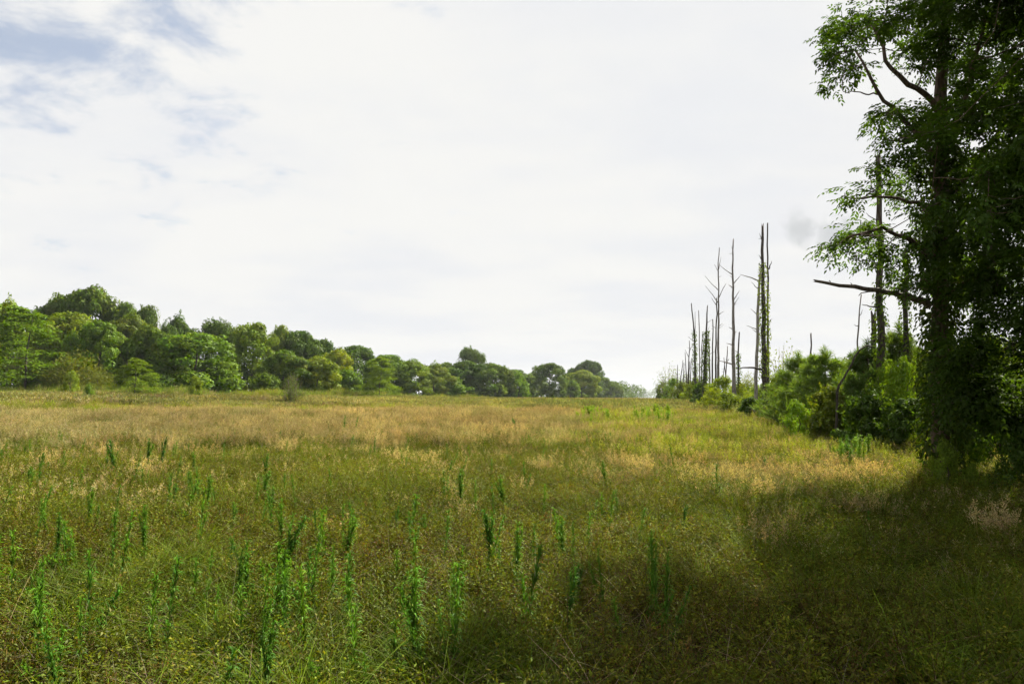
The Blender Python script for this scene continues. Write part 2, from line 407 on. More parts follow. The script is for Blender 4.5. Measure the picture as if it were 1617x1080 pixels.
def source(kind, size, recipe, k, clump=1.0):
    # k variants of a patch: recipe is a list of (plant, number per square metre, scale)
    c = bpy.data.collections.new('sources_' + kind); s_ = size * 1.12
    for i in range(k):
        t = Tile(); ox, oy = RNG.random(2) * 60
        for pk, dens, sc in recipe:
            n = int(dens * size * size); q = 0; tries = 0
            while q < n and tries < n * 5:
                tries += 1; x, y = (RNG.random(2) - 0.5) * s_
                if RNG.random() > 1 - clump + clump * 2.6 * max(0, fbm(ox + x + len(pk), oy + y, 0.5) - 0.36): continue
                q += 1; g = POOL[pk][RNG.integers(0, len(POOL[pk]))]
                t.place(g, x, y, sc * (0.75 + 0.5 * RNG.random()), (0.50 + 0.95 * RNG.random() ** 1.3) * (1 + 0.18 * (RNG.random(3) - 0.5)))
        o = bpy.data.objects.new('%s_source_%02d' % (kind, i), t.mesh(kind, MAT_FIELD)); c.objects.link(o)
    SRC[kind] = (c, k)
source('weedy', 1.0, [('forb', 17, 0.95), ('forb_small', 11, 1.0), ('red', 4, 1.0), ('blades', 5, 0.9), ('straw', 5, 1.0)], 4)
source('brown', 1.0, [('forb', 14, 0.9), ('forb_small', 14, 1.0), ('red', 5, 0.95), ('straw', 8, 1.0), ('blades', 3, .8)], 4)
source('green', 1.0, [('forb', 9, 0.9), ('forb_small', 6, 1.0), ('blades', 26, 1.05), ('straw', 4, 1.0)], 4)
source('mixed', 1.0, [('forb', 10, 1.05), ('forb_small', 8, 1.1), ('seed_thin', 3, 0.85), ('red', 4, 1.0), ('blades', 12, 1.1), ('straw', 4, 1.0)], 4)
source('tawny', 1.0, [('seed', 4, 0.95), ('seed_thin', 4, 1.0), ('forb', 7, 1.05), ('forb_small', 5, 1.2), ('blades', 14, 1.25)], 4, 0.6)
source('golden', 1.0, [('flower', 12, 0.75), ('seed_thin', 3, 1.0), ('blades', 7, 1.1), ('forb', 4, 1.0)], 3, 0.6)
source('tawny_mid', 2.0, [('seed', 6.5, 1.05), ('blades', 9, 1.35), ('forb', 3, 1.2)], 3, 0.6)
source('mixed_mid', 2.0, [('forb', 8, 1.1), ('forb_small', 5, 1.2), ('blades', 10, 1.25), ('seed', 2.2, 0.95), ('seed_thin', 3, 1.0)], 3, 0.7)
source('golden_mid', 2.0, [('flower', 10, 0.85), ('seed', 1.5, 1.0), ('blades', 3, 1.2)], 3, 0.6)
source('tawny_far', 4.0, [('far_tan', 3.2, 1.0)], 2, 0.5)
source('golden_far', 4.0, [('far_yellow', 3.0, 1.0), ('far_tan', 0.7, 1.0)], 2, 0.5)

def scatter(name, kind, x, y, scale, tint, label):
    n = len(x)
    if n == 0: return
    me = bpy.data.meshes.new(name); me.vertices.add(n)
    e = 0.5; gx = (H(x + e, y) - H(x - e, y)) / (2 * e); gy = (H(x, y + e) - H(x, y - e)) / (2 * e)
    me.vertices.foreach_set('co', np.stack([x, y, H(x, y) - 0.03], 1).astype(np.float32).ravel())
    coll, k = SRC[kind]
    def attr(nm, typ, arr, key='value'):
        a = me.attributes.new(nm, typ, 'POINT'); a.data.foreach_set(key, np.ascontiguousarray(arr).ravel())
    attr('rot', 'FLOAT_VECTOR', np.stack([np.arctan(gy), -np.arctan(gx), RNG.integers(0, 4, n) * PI / 2 + RNG.normal(size=n) * 0.2], 1).astype(np.float32), 'vector')
    attr('scl', 'FLOAT_VECTOR', np.stack([np.ones(n), np.ones(n), scale], 1).astype(np.float32), 'vector'); attr('idx', 'INT', RNG.integers(0, k, n).astype(np.int32))
    attr('tint', 'FLOAT_COLOR', np.concatenate([tint, np.ones((n, 1))], 1).astype(np.float32), 'color')
    me.materials.append(MAT_FIELD)
    o = link(name, me); tag(o, label, None, kind='stuff')
    ng = bpy.data.node_groups.new(name, 'GeometryNodeTree')
    ng.interface.new_socket('Geometry', in_out='INPUT', socket_type='NodeSocketGeometry')
    ng.interface.new_socket('Geometry', in_out='OUTPUT', socket_type='NodeSocketGeometry')
    gi = ng.nodes.new('NodeGroupInput'); go = ng.nodes.new('NodeGroupOutput')
    ci = ng.nodes.new('GeometryNodeCollectionInfo'); ci.inputs['Collection'].default_value = coll
    ci.inputs['Separate Children'].default_value = True; ci.inputs['Reset Children'].default_value = True
    ip = ng.nodes.new('GeometryNodeInstanceOnPoints'); ip.inputs['Pick Instance'].default_value = True
    def na(nm, typ):
        q = ng.nodes.new('GeometryNodeInputNamedAttribute'); q.data_type = typ; q.inputs['Name'].default_value = nm
        return next(s for s in q.outputs if s.enabled and s.name == 'Attribute')
    L = ng.links.new
    L(gi.outputs[0], ip.inputs['Points']); L(ci.outputs[0], ip.inputs['Instance'])
    L(na('idx', 'INT'), ip.inputs['Instance Index'])
    e2r = ng.nodes.new('FunctionNodeEulerToRotation'); L(na('rot', 'FLOAT_VECTOR'), e2r.inputs[0]); L(e2r.outputs[0], ip.inputs['Rotation'])
    L(na('scl', 'FLOAT_VECTOR'), ip.inputs['Scale']); L(ip.outputs[0], go.inputs[0])
    md = o.modifiers.new('scatter', 'NODES'); md.node_group = ng
    return o
def grid(r0, r1, step, lo=-46, hi=44):
    g = np.arange(-r1, r1 + step, step); X, Y = np.meshgrid(g, g); x = X.ravel() + RNG.normal(size=X.size) * step * 0.10; y = Y.ravel() + RNG.normal(size=X.size) * step * 0.10
    u = np.hypot(x, y); a = np.degrees(np.arctan2(x, y + step))
    k = (u >= r0) & (u < r1) & (a > lo) & (a < hi) & (y > 0.5); return x[k], y[k]
def tints(x, y, a=0.10, s=4.0):
    n = len(x); k = 0.55 + 0.50 * fbm(x, y, s) + 0.4 * fbm(x + 5, y + 77, 1.7)
    w = fbm(x + 91, y + 13, s * 0.7) - 0.5
    t = np.stack([k * (1 + 0.30 * w), k, k * (1 + 0.1 * w)], 1)
    return np.clip(t * (1 + a * (RNG.random((n, 1)) - 0.5) * 2), 0.2, 2.0)
def zone(x, y):
    # what grows where: weights of tawny grass and of yellow-green growth
    u = np.hypot(x, y); nz = fbm(x, y, 7.0) - 0.5; nf = fbm(x + 40, y + 70, 2.6) - 0.5
    side = x - (-2.5 + 0.10 * y)                      # positive towards the hedge on the right
    yellow_r = sstep((side + 1.0 + 7 * nz) / 7.5) * sstep((u - 17 + 7 * nf) / 8.0) * (1 - sstep((u - 75) / 15))
    far_y = sstep((u - 47 - 16 * sstep((x + 8) / 22.0) + 12 * nz) / 9.0) * (1 - 0.8 * sstep((x - 5) / 40))
    yellow = np.clip(np.maximum(0.85 * yellow_r, far_y), 0, 1)
    tan = sstep((u - 17 + 9 * nf + 12 * nz) / 17.0) * (1 - yellow)
    patch = np.exp(-(((x - 6.2) / 3.4) ** 2 + ((y - 16.5) / 4.0) ** 2))     # dry golden patch before the hedge
    tan = np.clip(tan + 1.1 * patch, 0, 1) * (1 - 0.6 * yellow)
    tan = tan * (1 - 0.9 * sstep((x - 5.8) / 1.8) * (1 - sstep((y - 14.5) / 2.5))) * (1 - 0.85 * sstep((x - 0.56 * y - 1.0) / 2.0))
    return tan, yellow
def field():
    x, y = grid(1.2, 25, 0.86); t, ye = zone(x, y); r = RNG.random(len(x))
    nA = fbm(x + 7, y + 3, 2.2); nB = fbm(x + 57, y + 23, 2.8); right = sstep((x - 1) / 4) * (1 - sstep((y - 10) / 4))
    kind = np.where(r < t, 'tawny', np.where(r < t + ye, 'golden', ''))
    rest = kind == ''; mid = rest & (RNG.random(len(x)) < sstep((np.hypot(x, y) - 7.5) / 9.0) * 0.95)
    kind = np.where(mid, 'mixed', kind); rest = rest & ~mid
    kind = np.where(rest & (nA - 0.3 * right > 0.52), 'brown', kind); kind = np.where(rest & (nB + 0.30 * right > 0.58), 'green', kind); kind = np.where(kind == '', 'weedy', kind)
    L = dict(tawny='tawny seed grass at the near edge of the tawny band', golden='yellow-green weeds before the hedge on the right', mixed='mixed weeds and seed grass in the middle of the near field', brown='reddish brown patches of low weeds in the near field', green='green grass tufts in the near field', weedy='low leafy olive weeds covering the near field')
    NM = dict(tawny='seed_grass', golden='yellow_weeds', mixed='mixed_weeds', brown='reddish_weeds', green='green_grass', weedy='low_weeds')
    for k in L:
        m = kind == k; scatter(NM[k], k, x[m], y[m], 0.85 + 0.35 * fbm(x[m], y[m], 3.3), tints(x[m], y[m]), L[k])
    x, y = grid(25, 60, 1.75, -43, 41); t, ye = zone(x, y); m = RNG.random(len(x)) < ye
    scatter('yellow_weeds', 'golden_mid', x[m], y[m], 0.75 + 0.4 * RNG.random(m.sum()), tints(x[m], y[m], s=6), 'bright yellow-green weeds along the hedge in the middle distance')
    g_ = ~m & (RNG.random(len(x)) > t / np.maximum(1 - ye, 0.05) * 1.05); m = ~m & ~g_
    scatter('mixed_weeds', 'mixed_mid', x[g_], y[g_], 0.85 + 0.35 * RNG.random(g_.sum()), tints(x[g_], y[g_], s=6), 'olive weeds mixed into the near edge of the tawny band')
    scatter('seed_grass', 'tawny_mid', x[m], y[m], 0.85 + 0.35 * RNG.random(m.sum()), tints(x[m], y[m], s=9), 'band of tawny seed grass across the middle field')
    x, y = grid(60, 135, 3.5, -42, 40); t, ye = zone(x, y); m = RNG.random(len(x)) < ye
    scatter('yellow_grass', 'golden_far', x[m], y[m], 0.8 + 0.4 * RNG.random(m.sum()), tints(x[m], y[m], s=15), 'yellow-green grass strip before the left treeline'); m = ~m
    scatter('seed_grass', 'tawny_far', x[m], y[m], 0.8 + 0.4 * RNG.random(m.sum()), tints(x[m], y[m], s=15), 'tawny grass in the far middle of the field')
    x, y = grid(135, 420, 3.9, -40, 30)
    scatter('seed_grass', 'tawny_far', x, y, 0.9 + 0.4 * RNG.random(len(x)), tints(x, y, s=30), 'thin tan line of grass at the far end of the field')
field()

# ================================================================ TREES
def blob_leaves(g, c, r, n, L, W, col, flat=0.8, inner=0.25, up=0.35, rng=RNG):
    """a clump of leaves round c: most of them on the outside of the clump"""
    u = unit(n, rng); q = np.where(rng.random(n) < inner, rng.random(n) ** 0.5, 0.78 + 0.30 * rng.random(n))[:, None]
    P = c + u * r * q * np.array([1, 1, flat])
    nr = u * 1.15 + unit(n, rng) * 0.55 + np.array([0, 0, up])
    d = np.cross(nr, unit(n, rng)); d[:, 2] -= 0.25
    g.leaves(P, d, nr, L * (0.7 + 0.6 * rng.random(n)), W * (0.7 + 0.6 * rng.random(n)), jit(col, n, 0.28, 0.10))

LEAFC = np.array([0.088, 0.146, 0.010])
def crown_round(seed, n_blob=70, per=190, top=1.0, bottom=0.10, power=0.37, L=0.34, W=0.21, wob=0.16, r0=0.95, low=0.42):
    """unit tree 10 m tall, about 10 m wide, broad domed crown"""
    rng = np.random.default_rng(seed); g = Geo(); lob = rng.random(8) * 2 * PI
    for k in range(n_blob + 12):
        t = rng.random() ** 0.75 if k < n_blob else 0.84 + 0.14 * rng.random()
        s_ = (t - low) / (1 - low) if t > low else (low - t) / low * 0.72
        prof = max(0.0, 1 - abs(s_) ** (1 / power)) ** 0.5
        a = rng.random() * 2 * PI
        R = 4.3 * prof * (1 + wob * math.sin(3 * a + lob[0]) + wob * 0.8 * math.sin(2 * a + 5 * t + lob[1]))
        q = 0.80 + 0.22 * rng.random() if rng.random() < 0.78 else 0.75 * rng.random() ** 0.5
        if k >= n_blob: q = 0.2 + 0.7 * rng.random()
        r = r0 * (0.55 + 0.85 * rng.random())
        c = np.array([R * q * math.cos(a), R * q * math.sin(a), (bottom + (0.93 - bottom) * t) * 10])
        if t > 0.55: c[2] += (1 - q) * 1.2
        colk = LEAFC * (0.80 + 0.45 * rng.random()) * np.array([1 + 0.25 * (rng.random() - .4), 1, 1])
        blob_leaves(g, c, r, int(per * (r / r0) ** 1.5), L, W, colk, 0.72, 0.25, 0.45, rng)
        for j in range(1):      # loose sprigs that break the outline
            u = unit(1, rng)[0]; u[2] = abs(u[2]) * 0.9
            blob_leaves(g, c + u * r * (0.95 + 0.2 * rng.random()), 0.32 * (0.7 + 0.8 * rng.random()), 16, L * 0.9, W * 0.9, colk * 1.05, 0.8, 0.5, 0.4, rng)
    return g
def crown_layered(seed, tiers=34, per=150, L=0.30, W=0.13, airy=1.0):
    """open tree with flat sprays held out in tiers"""
    rng = np.random.default_rng(seed); g = Geo()
    for k in range(tiers):
        t = (k + rng.random()) / tiers; z = 1.4 + 8.2 * t
        Rm = 4.6 * (1 - t) ** 0.55 * (0.55 + 0.45 * min(1, t * 5)) + 0.3
        for s in range(3):
            a = rng.random() * 2 * PI; R = Rm * (0.45 + 0.5 * rng.random())
            c = np.array([R * math.cos(a), R * math.sin(a), z + 0.10 * R * (rng.random() - 0.2)])
            n = int(per * 0.5 * (0.6 + rng.random())); u = unit(n, rng)
            rad = 0.5 + 0.9 * (1 - t) * (0.5 + rng.random() * .6)
            P = c + u * np.sqrt(rng.random((n, 1))) * rad * np.array([1.15, 1.15, 0.30])
            P[:, 2] -= 0.10 * np.hypot(P[:, 0] - c[0], P[:, 1] - c[1]) ** 1.5
            nr = np.array([0, 0, 1.0]) + unit(n, rng) * 0.6
            d = unit(n, rng) * np.array([1, 1, 0.25]) + u * 0.4
            g.leaves(P, d, nr, L * (0.6 + 0.7 * rng.random(n)), W, jit(LEAFC * (0.9 + 0.4 * rng.random()), n, 0.25, 0.1))
    return g
def crown_shrub(seed, n_blob=34, per=170, L=0.24, W=0.14, hgt=1.0):
    """unit shrub 4 m tall, 4 m wide, leafy down to the ground"""
    rng = np.random.default_rng(seed); g = Geo()
    for k in range(n_blob):
        t = rng.random(); a = rng.random() * 2 * PI
        R = 2.0 * math.cos(t * PI * 0.5) ** 0.6 * (0.45 + 0.5 * rng.random()); r = 0.42 * (0.7 + 0.8 * rng.random())
        c = np.array([R * math.cos(a), R * math.sin(a), 0.25 + t * 3.5 * (0.85 + 0.3 * rng.random())])
        colk = LEAFC * (0.8 + 0.5 * rng.random())
        blob_leaves(g, c, r, int(per * (0.5 + rng.random())), L, W, colk, 0.9, 0.3, 0.35, rng)
    # upright shoots break the outline
    for k in range(26):
        a = rng.random() * 2 * PI; R = 1.6 * rng.random() ** 0.5; z0 = 3.6 * math.cos(R / 2.1 * 1.3)
        m = 14; t = rng.random(m)
        P = np.array([R * math.cos(a), R * math.sin(a), z0 - 0.4]) + np.stack([t * 0.4 * math.cos(a), t * 0.4 * math.sin(a), t * 0.95], 1)
        g.leaves(P, unit(m, rng) + np.array([0, 0, 0.5]), unit(m, rng), L * 0.9, W * 0.8, jit(LEAFC * 1.15, m))
    return g
def crown_wispy(seed, stems=90, L=0.28, W=0.05, per=46):
    """unit 4 m bush of fine upright feathery shoots"""
    rng = np.random.default_rng(seed); g = Geo()
    for k in range(stems):
        a = rng.random() * 2 * PI; R = 2.0 * rng.random() ** 0.6; top = 4.0 * math.cos(R / 2.0 * 1.15) * (0.75 + 0.35 * rng.random())
        t = np.sqrt(rng.random(per)); b = np.array([R * 0.35 * math.cos(a), R * 0.35 * math.sin(a), 0.1]); e = np.array([R * math.cos(a), R * math.sin(a), top])
        P = b + (e - b) * t[:, None] + rng.normal(size=(per, 3)) * 0.16
        g.leaves(P, unit(per, rng) * 0.7 + np.array([0.15 * math.cos(a), 0.15 * math.sin(a), 0.7]), unit(per, rng), L * (0.6 + 0.7 * rng.random(per)), W, jit(LEAFC * np.array([1.1, .95, 1.0]), per, 0.3))
    return g
def crown_pine(seed, whorls=12, L=0.30, W=0.024):
    """unit 4 m young pine: tufts of long needles on upswept branch ends"""
    rng = np.random.default_rng(seed); g = Geo(); gb = Geo()
    gb.tube([(0, 0, 0), (0.05, 0.02, 2), (0, 0, 3.9)], [0.07, 0.045, 0.015], 6, (0.10, 0.07, 0.045))
    tufts = []
    for k in range(whorls):
        t = k / whorls; z = 0.35 + 3.3 * t; Rm = 1.75 * (1 - t) ** 0.75 + 0.15
        for j in range(8):
            a = rng.random() * 2 * PI; R = Rm * (0.7 + 0.35 * rng.random())
            for q in (0.45, 0.7, 0.88, 1.0):
                zz = z + 0.18 * R * q + 0.28 * R * q * q
                p = np.array([R * q * math.cos(a), R * q * math.sin(a), zz]) + rng.normal(size=3) * 0.07
                tufts.append((p, np.array([0.45 * math.cos(a), 0.45 * math.sin(a), 0.9])))
            gb.tube([(0, 0, z), (R * .5 * math.cos(a), R * .5 * math.sin(a), z + .09 * R + .07 * R), (R * math.cos(a), R * math.sin(a), z + 0.46 * R)], [0.022, 0.015, 0.006], 4, (0.10, 0.07, 0.045))
    tufts += [(np.array([0, 0, 3.5 + 0.12 * i]), np.array([0, 0, 1.0])) for i in range(5)]
    for p, ax in tufts:
        m = 34; d = unit(m, rng) * 0.85 + ax * 0.75
        g.leaves(p + ax * (rng.random((m, 1)) * 0.22 - 0.08), d, unit(m, rng), L * (0.7 + 0.5 * rng.random(m)), W, jit(np.array([0.075, 0.125, 0.03]), m, 0.3), droop=0.05)
    return g, gb
def wood_mesh(seed, h=10.0, limbs=9, r=0.15, low=0.18, spread=3.2, col=(0.10, 0.085, 0.065), rise=0.6):
    rng = np.random.default_rng(seed); g = Geo()
    m = 8; t = np.linspace(0, 1, m); pts = np.stack([np.cumsum(rng.normal(size=m) * 0.10), np.cumsum(rng.normal(size=m) * 0.10), t * h * 0.9], 1); pts[0, :2] = 0
    g.tube(pts, r * (1 - 0.85 * t) + 0.02 + 0.1 * r * np.exp(-t * 25), 8, col, rough=0.08)
    for k in range(limbs):
        q = low + (0.85 - low) * (k + rng.random()) / limbs; i = q * (m - 1); i0 = int(i)
        b = pts[i0] + (pts[min(i0 + 1, m - 1)] - pts[i0]) * (i - i0); a = rng.random() * 2 * PI; Ln = spread * (1.05 - 0.6 * q) * (0.7 + 0.5 * rng.random())
        s = np.linspace(0, 1, 5)[:, None]
        P = b + np.array([math.cos(a), math.sin(a), 0]) * s * Ln + np.array([0, 0, 1]) * (s ** 1.3) * Ln * rise + rng.normal(size=(5, 3)) * 0.08 * s
        g.tube(P, (r * 0.42 * (1 - q * 0.6)) * (1 - 0.85 * s[:, 0]), 5, col)
    return g
def crown_sparse(seed, col=LEAFC):
    """nearly bare twiggy bush, unit 4 m"""
    rng = np.random.default_rng(seed); g = Geo(); gl = Geo()
    for k in range(46):
        a = rng.random() * 2 * PI; R = 2.0 * rng.random() ** 0.7; top = 3.9 * math.cos(R / 2.0 * 1.05) * (0.7 + 0.4 * rng.random())
        b = np.array([0.1 * math.cos(a), 0.1 * math.sin(a), 0.0]); e = np.array([R * math.cos(a), R * math.sin(a), top])
        mid = b * 0.5 + e * 0.5 + rng.normal(size=3) * 0.2 + np.array([0, 0, 0.2])
        g.tube([b, mid, e], [0.035, 0.02, 0.006], 4, (0.17, 0.14, 0.11))
        for j in range(3):
            s = 0.35 + 0.6 * rng.random(); p = b + (e - b) * s; q = p + unit(1, rng)[0] * 0.5 + np.array([0, 0, 0.3]); g.tube([p, q], [0.012, 0.004], 3, (0.17, 0.14, 0.11))
        m = 30; t = 0.35 + 0.65 * rng.random(m)
        gl.leaves(b + (e - b) * t[:, None] + rng.normal(size=(m, 3)) * 0.22, unit(m, rng), unit(m, rng) + np.array([0, 0, .6]), 0.16, 0.08, jit(col * np.array([1.25, 1.1, 1.3]), m))
    return gl, g

PROTO = {}
def proto(kind, variants):
    PROTO[kind] = variants
proto('round', [(crown_round(100 + i, 95, 165).mesh('crown', MAT_LEAF), wood_mesh(i).mesh('trunk', MAT_BARK, True)) for i in range(5)])
proto('tall', [(crown_round(140 + i, 84, 165, power=0.45, wob=0.24, r0=0.9, low=0.5).mesh('crown', MAT_LEAF), wood_mesh(20 + i).mesh('trunk', MAT_BARK, True)) for i in range(3)])
proto('lumpy', [(crown_round(160 + i, 46, 230, bottom=0.25, wob=0.3, r0=1.25, power=0.32).mesh('crown', MAT_LEAF), wood_mesh(30 + i).mesh('trunk', MAT_BARK, True)) for i in range(2)])
proto('layered', [(crown_layered(200 + i).mesh('crown', MAT_LEAF), wood_mesh(40 + i, rise=0.15, limbs=14, r=0.08).mesh('trunk', MAT_BARK, True)) for i in range(3)])
def shrubwood(i): return wood_mesh(60 + i, 3.2, 6, 0.07, 0.05, 1.2).mesh('stem', MAT_BARK, True)
proto('shrub', [(crown_shrub(300 + i).mesh('foliage', MAT_LEAF), shrubwood(i)) for i in range(4)])
proto('leafy', [(crown_shrub(320 + i, 40, 150, 0.17, 0.09).mesh('foliage', MAT_LEAF), shrubwood(10 + i)) for i in range(3)])
proto('wispy', [(crown_wispy(340 + i).mesh('foliage', MAT_LEAF), shrubwood(20 + i)) for i in range(2)])
_pn = [crown_pine(360 + i) for i in range(3)]
proto('pine', [(a.mesh('needles', MAT_LEAF), b.mesh('stem', MAT_BARK, True)) for a, b in _pn])
_sp = [crown_sparse(380 + i) for i in range(2)]
proto('sparse', [(a.mesh('foliage', MAT_LEAF), b.mesh('stem', MAT_BARK, True)) for a, b in _sp])
SIZE_OLD = dict(round=(10, 10.5), tall=(10, 10), lumpy=(10.3, 11), layered=(10, 9.6), shrub=(4.3, 4.4), leafy=(4.3, 4.4), wispy=(4.1, 4.3), pine=(4.2, 3.6), sparse=(4.0, 4.2))
def mesh_size(me):
    v = np.empty(len(me.vertices) * 3, np.float32); me.vertices.foreach_get('co', v); v = v.reshape(-1, 3)
    return float(np.percentile(v[:, 2], 99.6)), float(2 * np.percentile(np.hypot(v[:, 0], v[:, 1]), 93))
BIG = ('round', 'tall', 'lumpy', 'layered')
_cnt = {}
TREES = []
def plant(name, kind, px, yt, w, D, label, cat='tree', tint=(1, 1, 1), group=None, ybase=None, depth_ratio=0.9):
    """a tree or shrub whose foot stands at depth D below photograph column px, its top at row yt, its width w pixels"""
    x, y = base_at(px, D); z = float(H(x, y)) - 0.05
    if ybase is not None: z = at(px, ybase, D)[2]
    top = at(px, yt, D)[2]; h = max(0.4, top - z); wid = w / FPX * D
    i = _cnt.get(kind, 0); _cnt[kind] = i + 1
    cm, wm = PROTO[kind][i % len(PROTO[kind])]
    sh, sw = mesh_size(cm)
    e = empty(name, (x, y, z), RNG.random() * 2 * PI)
    e.scale = (wid / sw, wid / sw, h / sh)
    tr = link('trunk' if kind in BIG else 'stem', wm, e)
    cr = link('crown' if kind in BIG else ('needles' if kind == 'pine' else 'foliage'), cm, e)
    cr.color = (*tint, 1)
    tag(e, label, cat, group)
    TREES.append(e); return e

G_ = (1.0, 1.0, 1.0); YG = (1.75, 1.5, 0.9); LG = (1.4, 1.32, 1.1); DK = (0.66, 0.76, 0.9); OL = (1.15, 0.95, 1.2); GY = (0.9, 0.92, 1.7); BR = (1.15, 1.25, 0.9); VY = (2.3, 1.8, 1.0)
LW = 'trees of the wood left of the field'
T = [  # name, kind, px, ytop, width, depth, label, tint
 ('leafy_tree', 'round', -45, 470, 130, 92, 'broad tree cut by the left picture edge behind the feathery tree', BR),
 ('leafy_tree', 'tall', 8, 476, 62, 88, 'yellow-green crown at the far left edge above the feathery tree', YG),
 ('feathery_tree', 'layered', 32, 486, 150, 74, 'feathery light green tree with tiered branches at the left edge', (1.1, 1.18, 1.0)),
 ('leafy_tree', 'round', 131, 455, 118, 104, 'highest lumpy dark crown topping the wood at the left', (0.95, 0.95, 1.1)),
 ('leafy_tree', 'tall', 72, 482, 60, 102, 'small dark crown just left of the highest lumpy crown', DK),
 ('leafy_tree', 'round', 192, 480, 52, 104, 'narrow grey-green crown just right of the highest crown', GY),
 ('leafy_tree', 'lumpy', 226, 484, 56, 106, 'rounded grey-green crown second to the right of the highest crown', GY),
 ('leafy_tree', 'round', 105, 496, 110, 90, 'wide sunlit yellow-green crown below the highest crown', YG),
 ('leafy_tree', 'round', 198, 500, 96, 92, 'olive crown in the second row above the young layered tree', OL),
 ('leafy_tree', 'tall', 150, 508, 84, 80, 'bright green tree with drooping leaves below the highest crown', BR),
 ('leafy_tree', 'round', 232, 516, 80, 84, 'dark tree standing right behind the young layered tree', G_),
 ('olive_bush', 'wispy', 120, 556, 90, 74, 'olive feathery bush in the shade beneath the bright green tree', OL),
 ('olive_bush', 'wispy', 158, 582, 44, 72, 'smaller olive feathery bush right of the larger feathery bush', OL),
 ('young_tree', 'leafy', 110, 585, 30, 66, 'small yellowish young tree alone at the wood edge', YG),
 ('low_shrub', 'leafy', 140, 606, 20, 58, 'tiny green shrub standing out in the yellow grass', BR),
 ('young_tree', 'layered', 212, 566, 68, 68, 'young layered tree with dark trunk standing before the wood', LG),
 ('leafy_tree', 'tall', 276, 500, 52, 112, 'dark pointed crown behind the big sunlit dome', DK),
 ('leafy_tree', 'round', 262, 530, 60, 86, 'green tree wedged between the young layered tree and the dome', G_),
 ('leafy_tree', 'round', 308, 528, 150, 84, 'big dome-shaped tree with a bright sunlit right side', BR),
 ('leafy_tree', 'lumpy', 340, 506, 60, 108, 'loose grey-green crown rising behind the sunlit dome', GY),
 ('leafy_tree', 'tall', 398, 511, 86, 98, 'tall tree with sunlit crown right of the dome', LG),
 ('leafy_tree', 'lumpy', 440, 515, 46, 114, 'pale crown peeping over the tall sunlit tree', LG),
 ('leafy_tree', 'round', 468, 524, 70, 116, 'dark spreading crown right of the tall sunlit tree', DK),
 ('leafy_tree', 'tall', 508, 537, 44, 120, 'ragged dark crown like a conifer in the wood', DK),
 ('leafy_tree', 'round', 447, 556, 66, 92, 'shaded green tree below the dark spreading crown', G_),
 ('leafy_tree', 'round', 498, 564, 58, 94, 'two-toned tree with yellowish right half at the wood edge', YG),
 ('bare_shrub', 'sparse', 461, 590, 34, 64, 'grey twiggy half-bare shrub standing out in the grass', (1.0, 1.0, 1.4)),
 ('edge_shrub', 'shrub', 415, 590, 50, 86, 'low green shrub at the foot of the tall sunlit tree', G_),
 ('edge_shrub', 'leafy', 308, 594, 26, 70, 'small yellowish shrub in front of the sunlit dome', YG),
 ('edge_shrub', 'shrub', 255, 592, 46, 76, 'dark low shrub right of the young layered tree', DK),
 ('edge_shrub', 'shrub', 60, 590, 60, 78, 'low shrub under the feathery tree at the left edge', G_),
 ('edge_shrub', 'shrub', 352, 584, 60, 84, 'green shrub under the right side of the sunlit dome', BR),
 ('leafy_tree', 'round', 531, 552, 44, 112, 'bright yellow-green crown beside the ragged dark crown', VY),
 ('leafy_tree', 'round', 562, 547, 70, 136, 'dark broad crown behind the lone layered tree', DK),
 ('edge_shrub', 'shrub', 546, 584, 50, 100, 'dense green shrub left of the lone layered tree', BR),
 ('lone_tree', 'layered', 599, 564, 64, 92, 'lone layered light green tree with dark trunk in the grass', LG),
 ('leafy_tree', 'round', 612, 561, 60, 138, 'green crown showing above the lone layered tree', BR),
 ('leafy_tree', 'round', 648, 569, 56, 140, 'pale green tree right behind the lone layered tree', LG),
 ('leafy_tree', 'tall', 686, 574, 50, 146, 'pale green tree halfway to the dark broad tree', (1.4, 1.25, 1.5)),
 ('leafy_tree', 'lumpy', 741, 549, 42, 186, 'tall grey-green crown rising over the dark broad tree', GY),
 ('leafy_tree', 'round', 738, 571, 66, 158, 'dark broad tree beneath the tall grey-green crown', DK),
 ('leafy_tree', 'round', 778, 574, 50, 166, 'dark green tree right of the dark broad tree', G_),
 ('leafy_tree', 'round', 704, 573, 34, 190, 'small crown left of the dark broad tree', G_),
 ('edge_shrub', 'shrub', 712, 600, 70, 150, 'low hedge-like shrub before the dark broad tree', BR),
 ('edge_shrub', 'shrub', 816, 588, 46, 168, 'rounded bright green bush sloping down to the field', BR),
 ('edge_shrub', 'shrub', 785, 606, 34, 160, 'low green bush in front of the dark green tree', LG),
 ('leafy_tree', 'round', 812, 584, 44, 230, 'greyish crown behind the rounded bright bush', GY),
 ('leafy_tree', 'tall', 868, 574, 48, 200, 'dark upright tree standing forward of the far wood', (0.8, 0.85, 1.0)),
 ('leafy_tree', 'round', 838, 590, 40, 230, 'pale green tree left of the dark upright tree', LG),
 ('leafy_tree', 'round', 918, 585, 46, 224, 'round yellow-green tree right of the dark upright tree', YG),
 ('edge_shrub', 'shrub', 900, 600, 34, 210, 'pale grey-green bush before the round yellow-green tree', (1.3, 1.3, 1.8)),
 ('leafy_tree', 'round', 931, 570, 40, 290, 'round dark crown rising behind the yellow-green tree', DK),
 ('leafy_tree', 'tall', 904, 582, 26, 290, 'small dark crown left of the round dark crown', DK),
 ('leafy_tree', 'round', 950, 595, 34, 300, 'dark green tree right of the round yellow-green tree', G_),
 ('leafy_tree', 'round', 966, 602, 26, 340, 'green tree where the left wood starts to recede', G_),
]
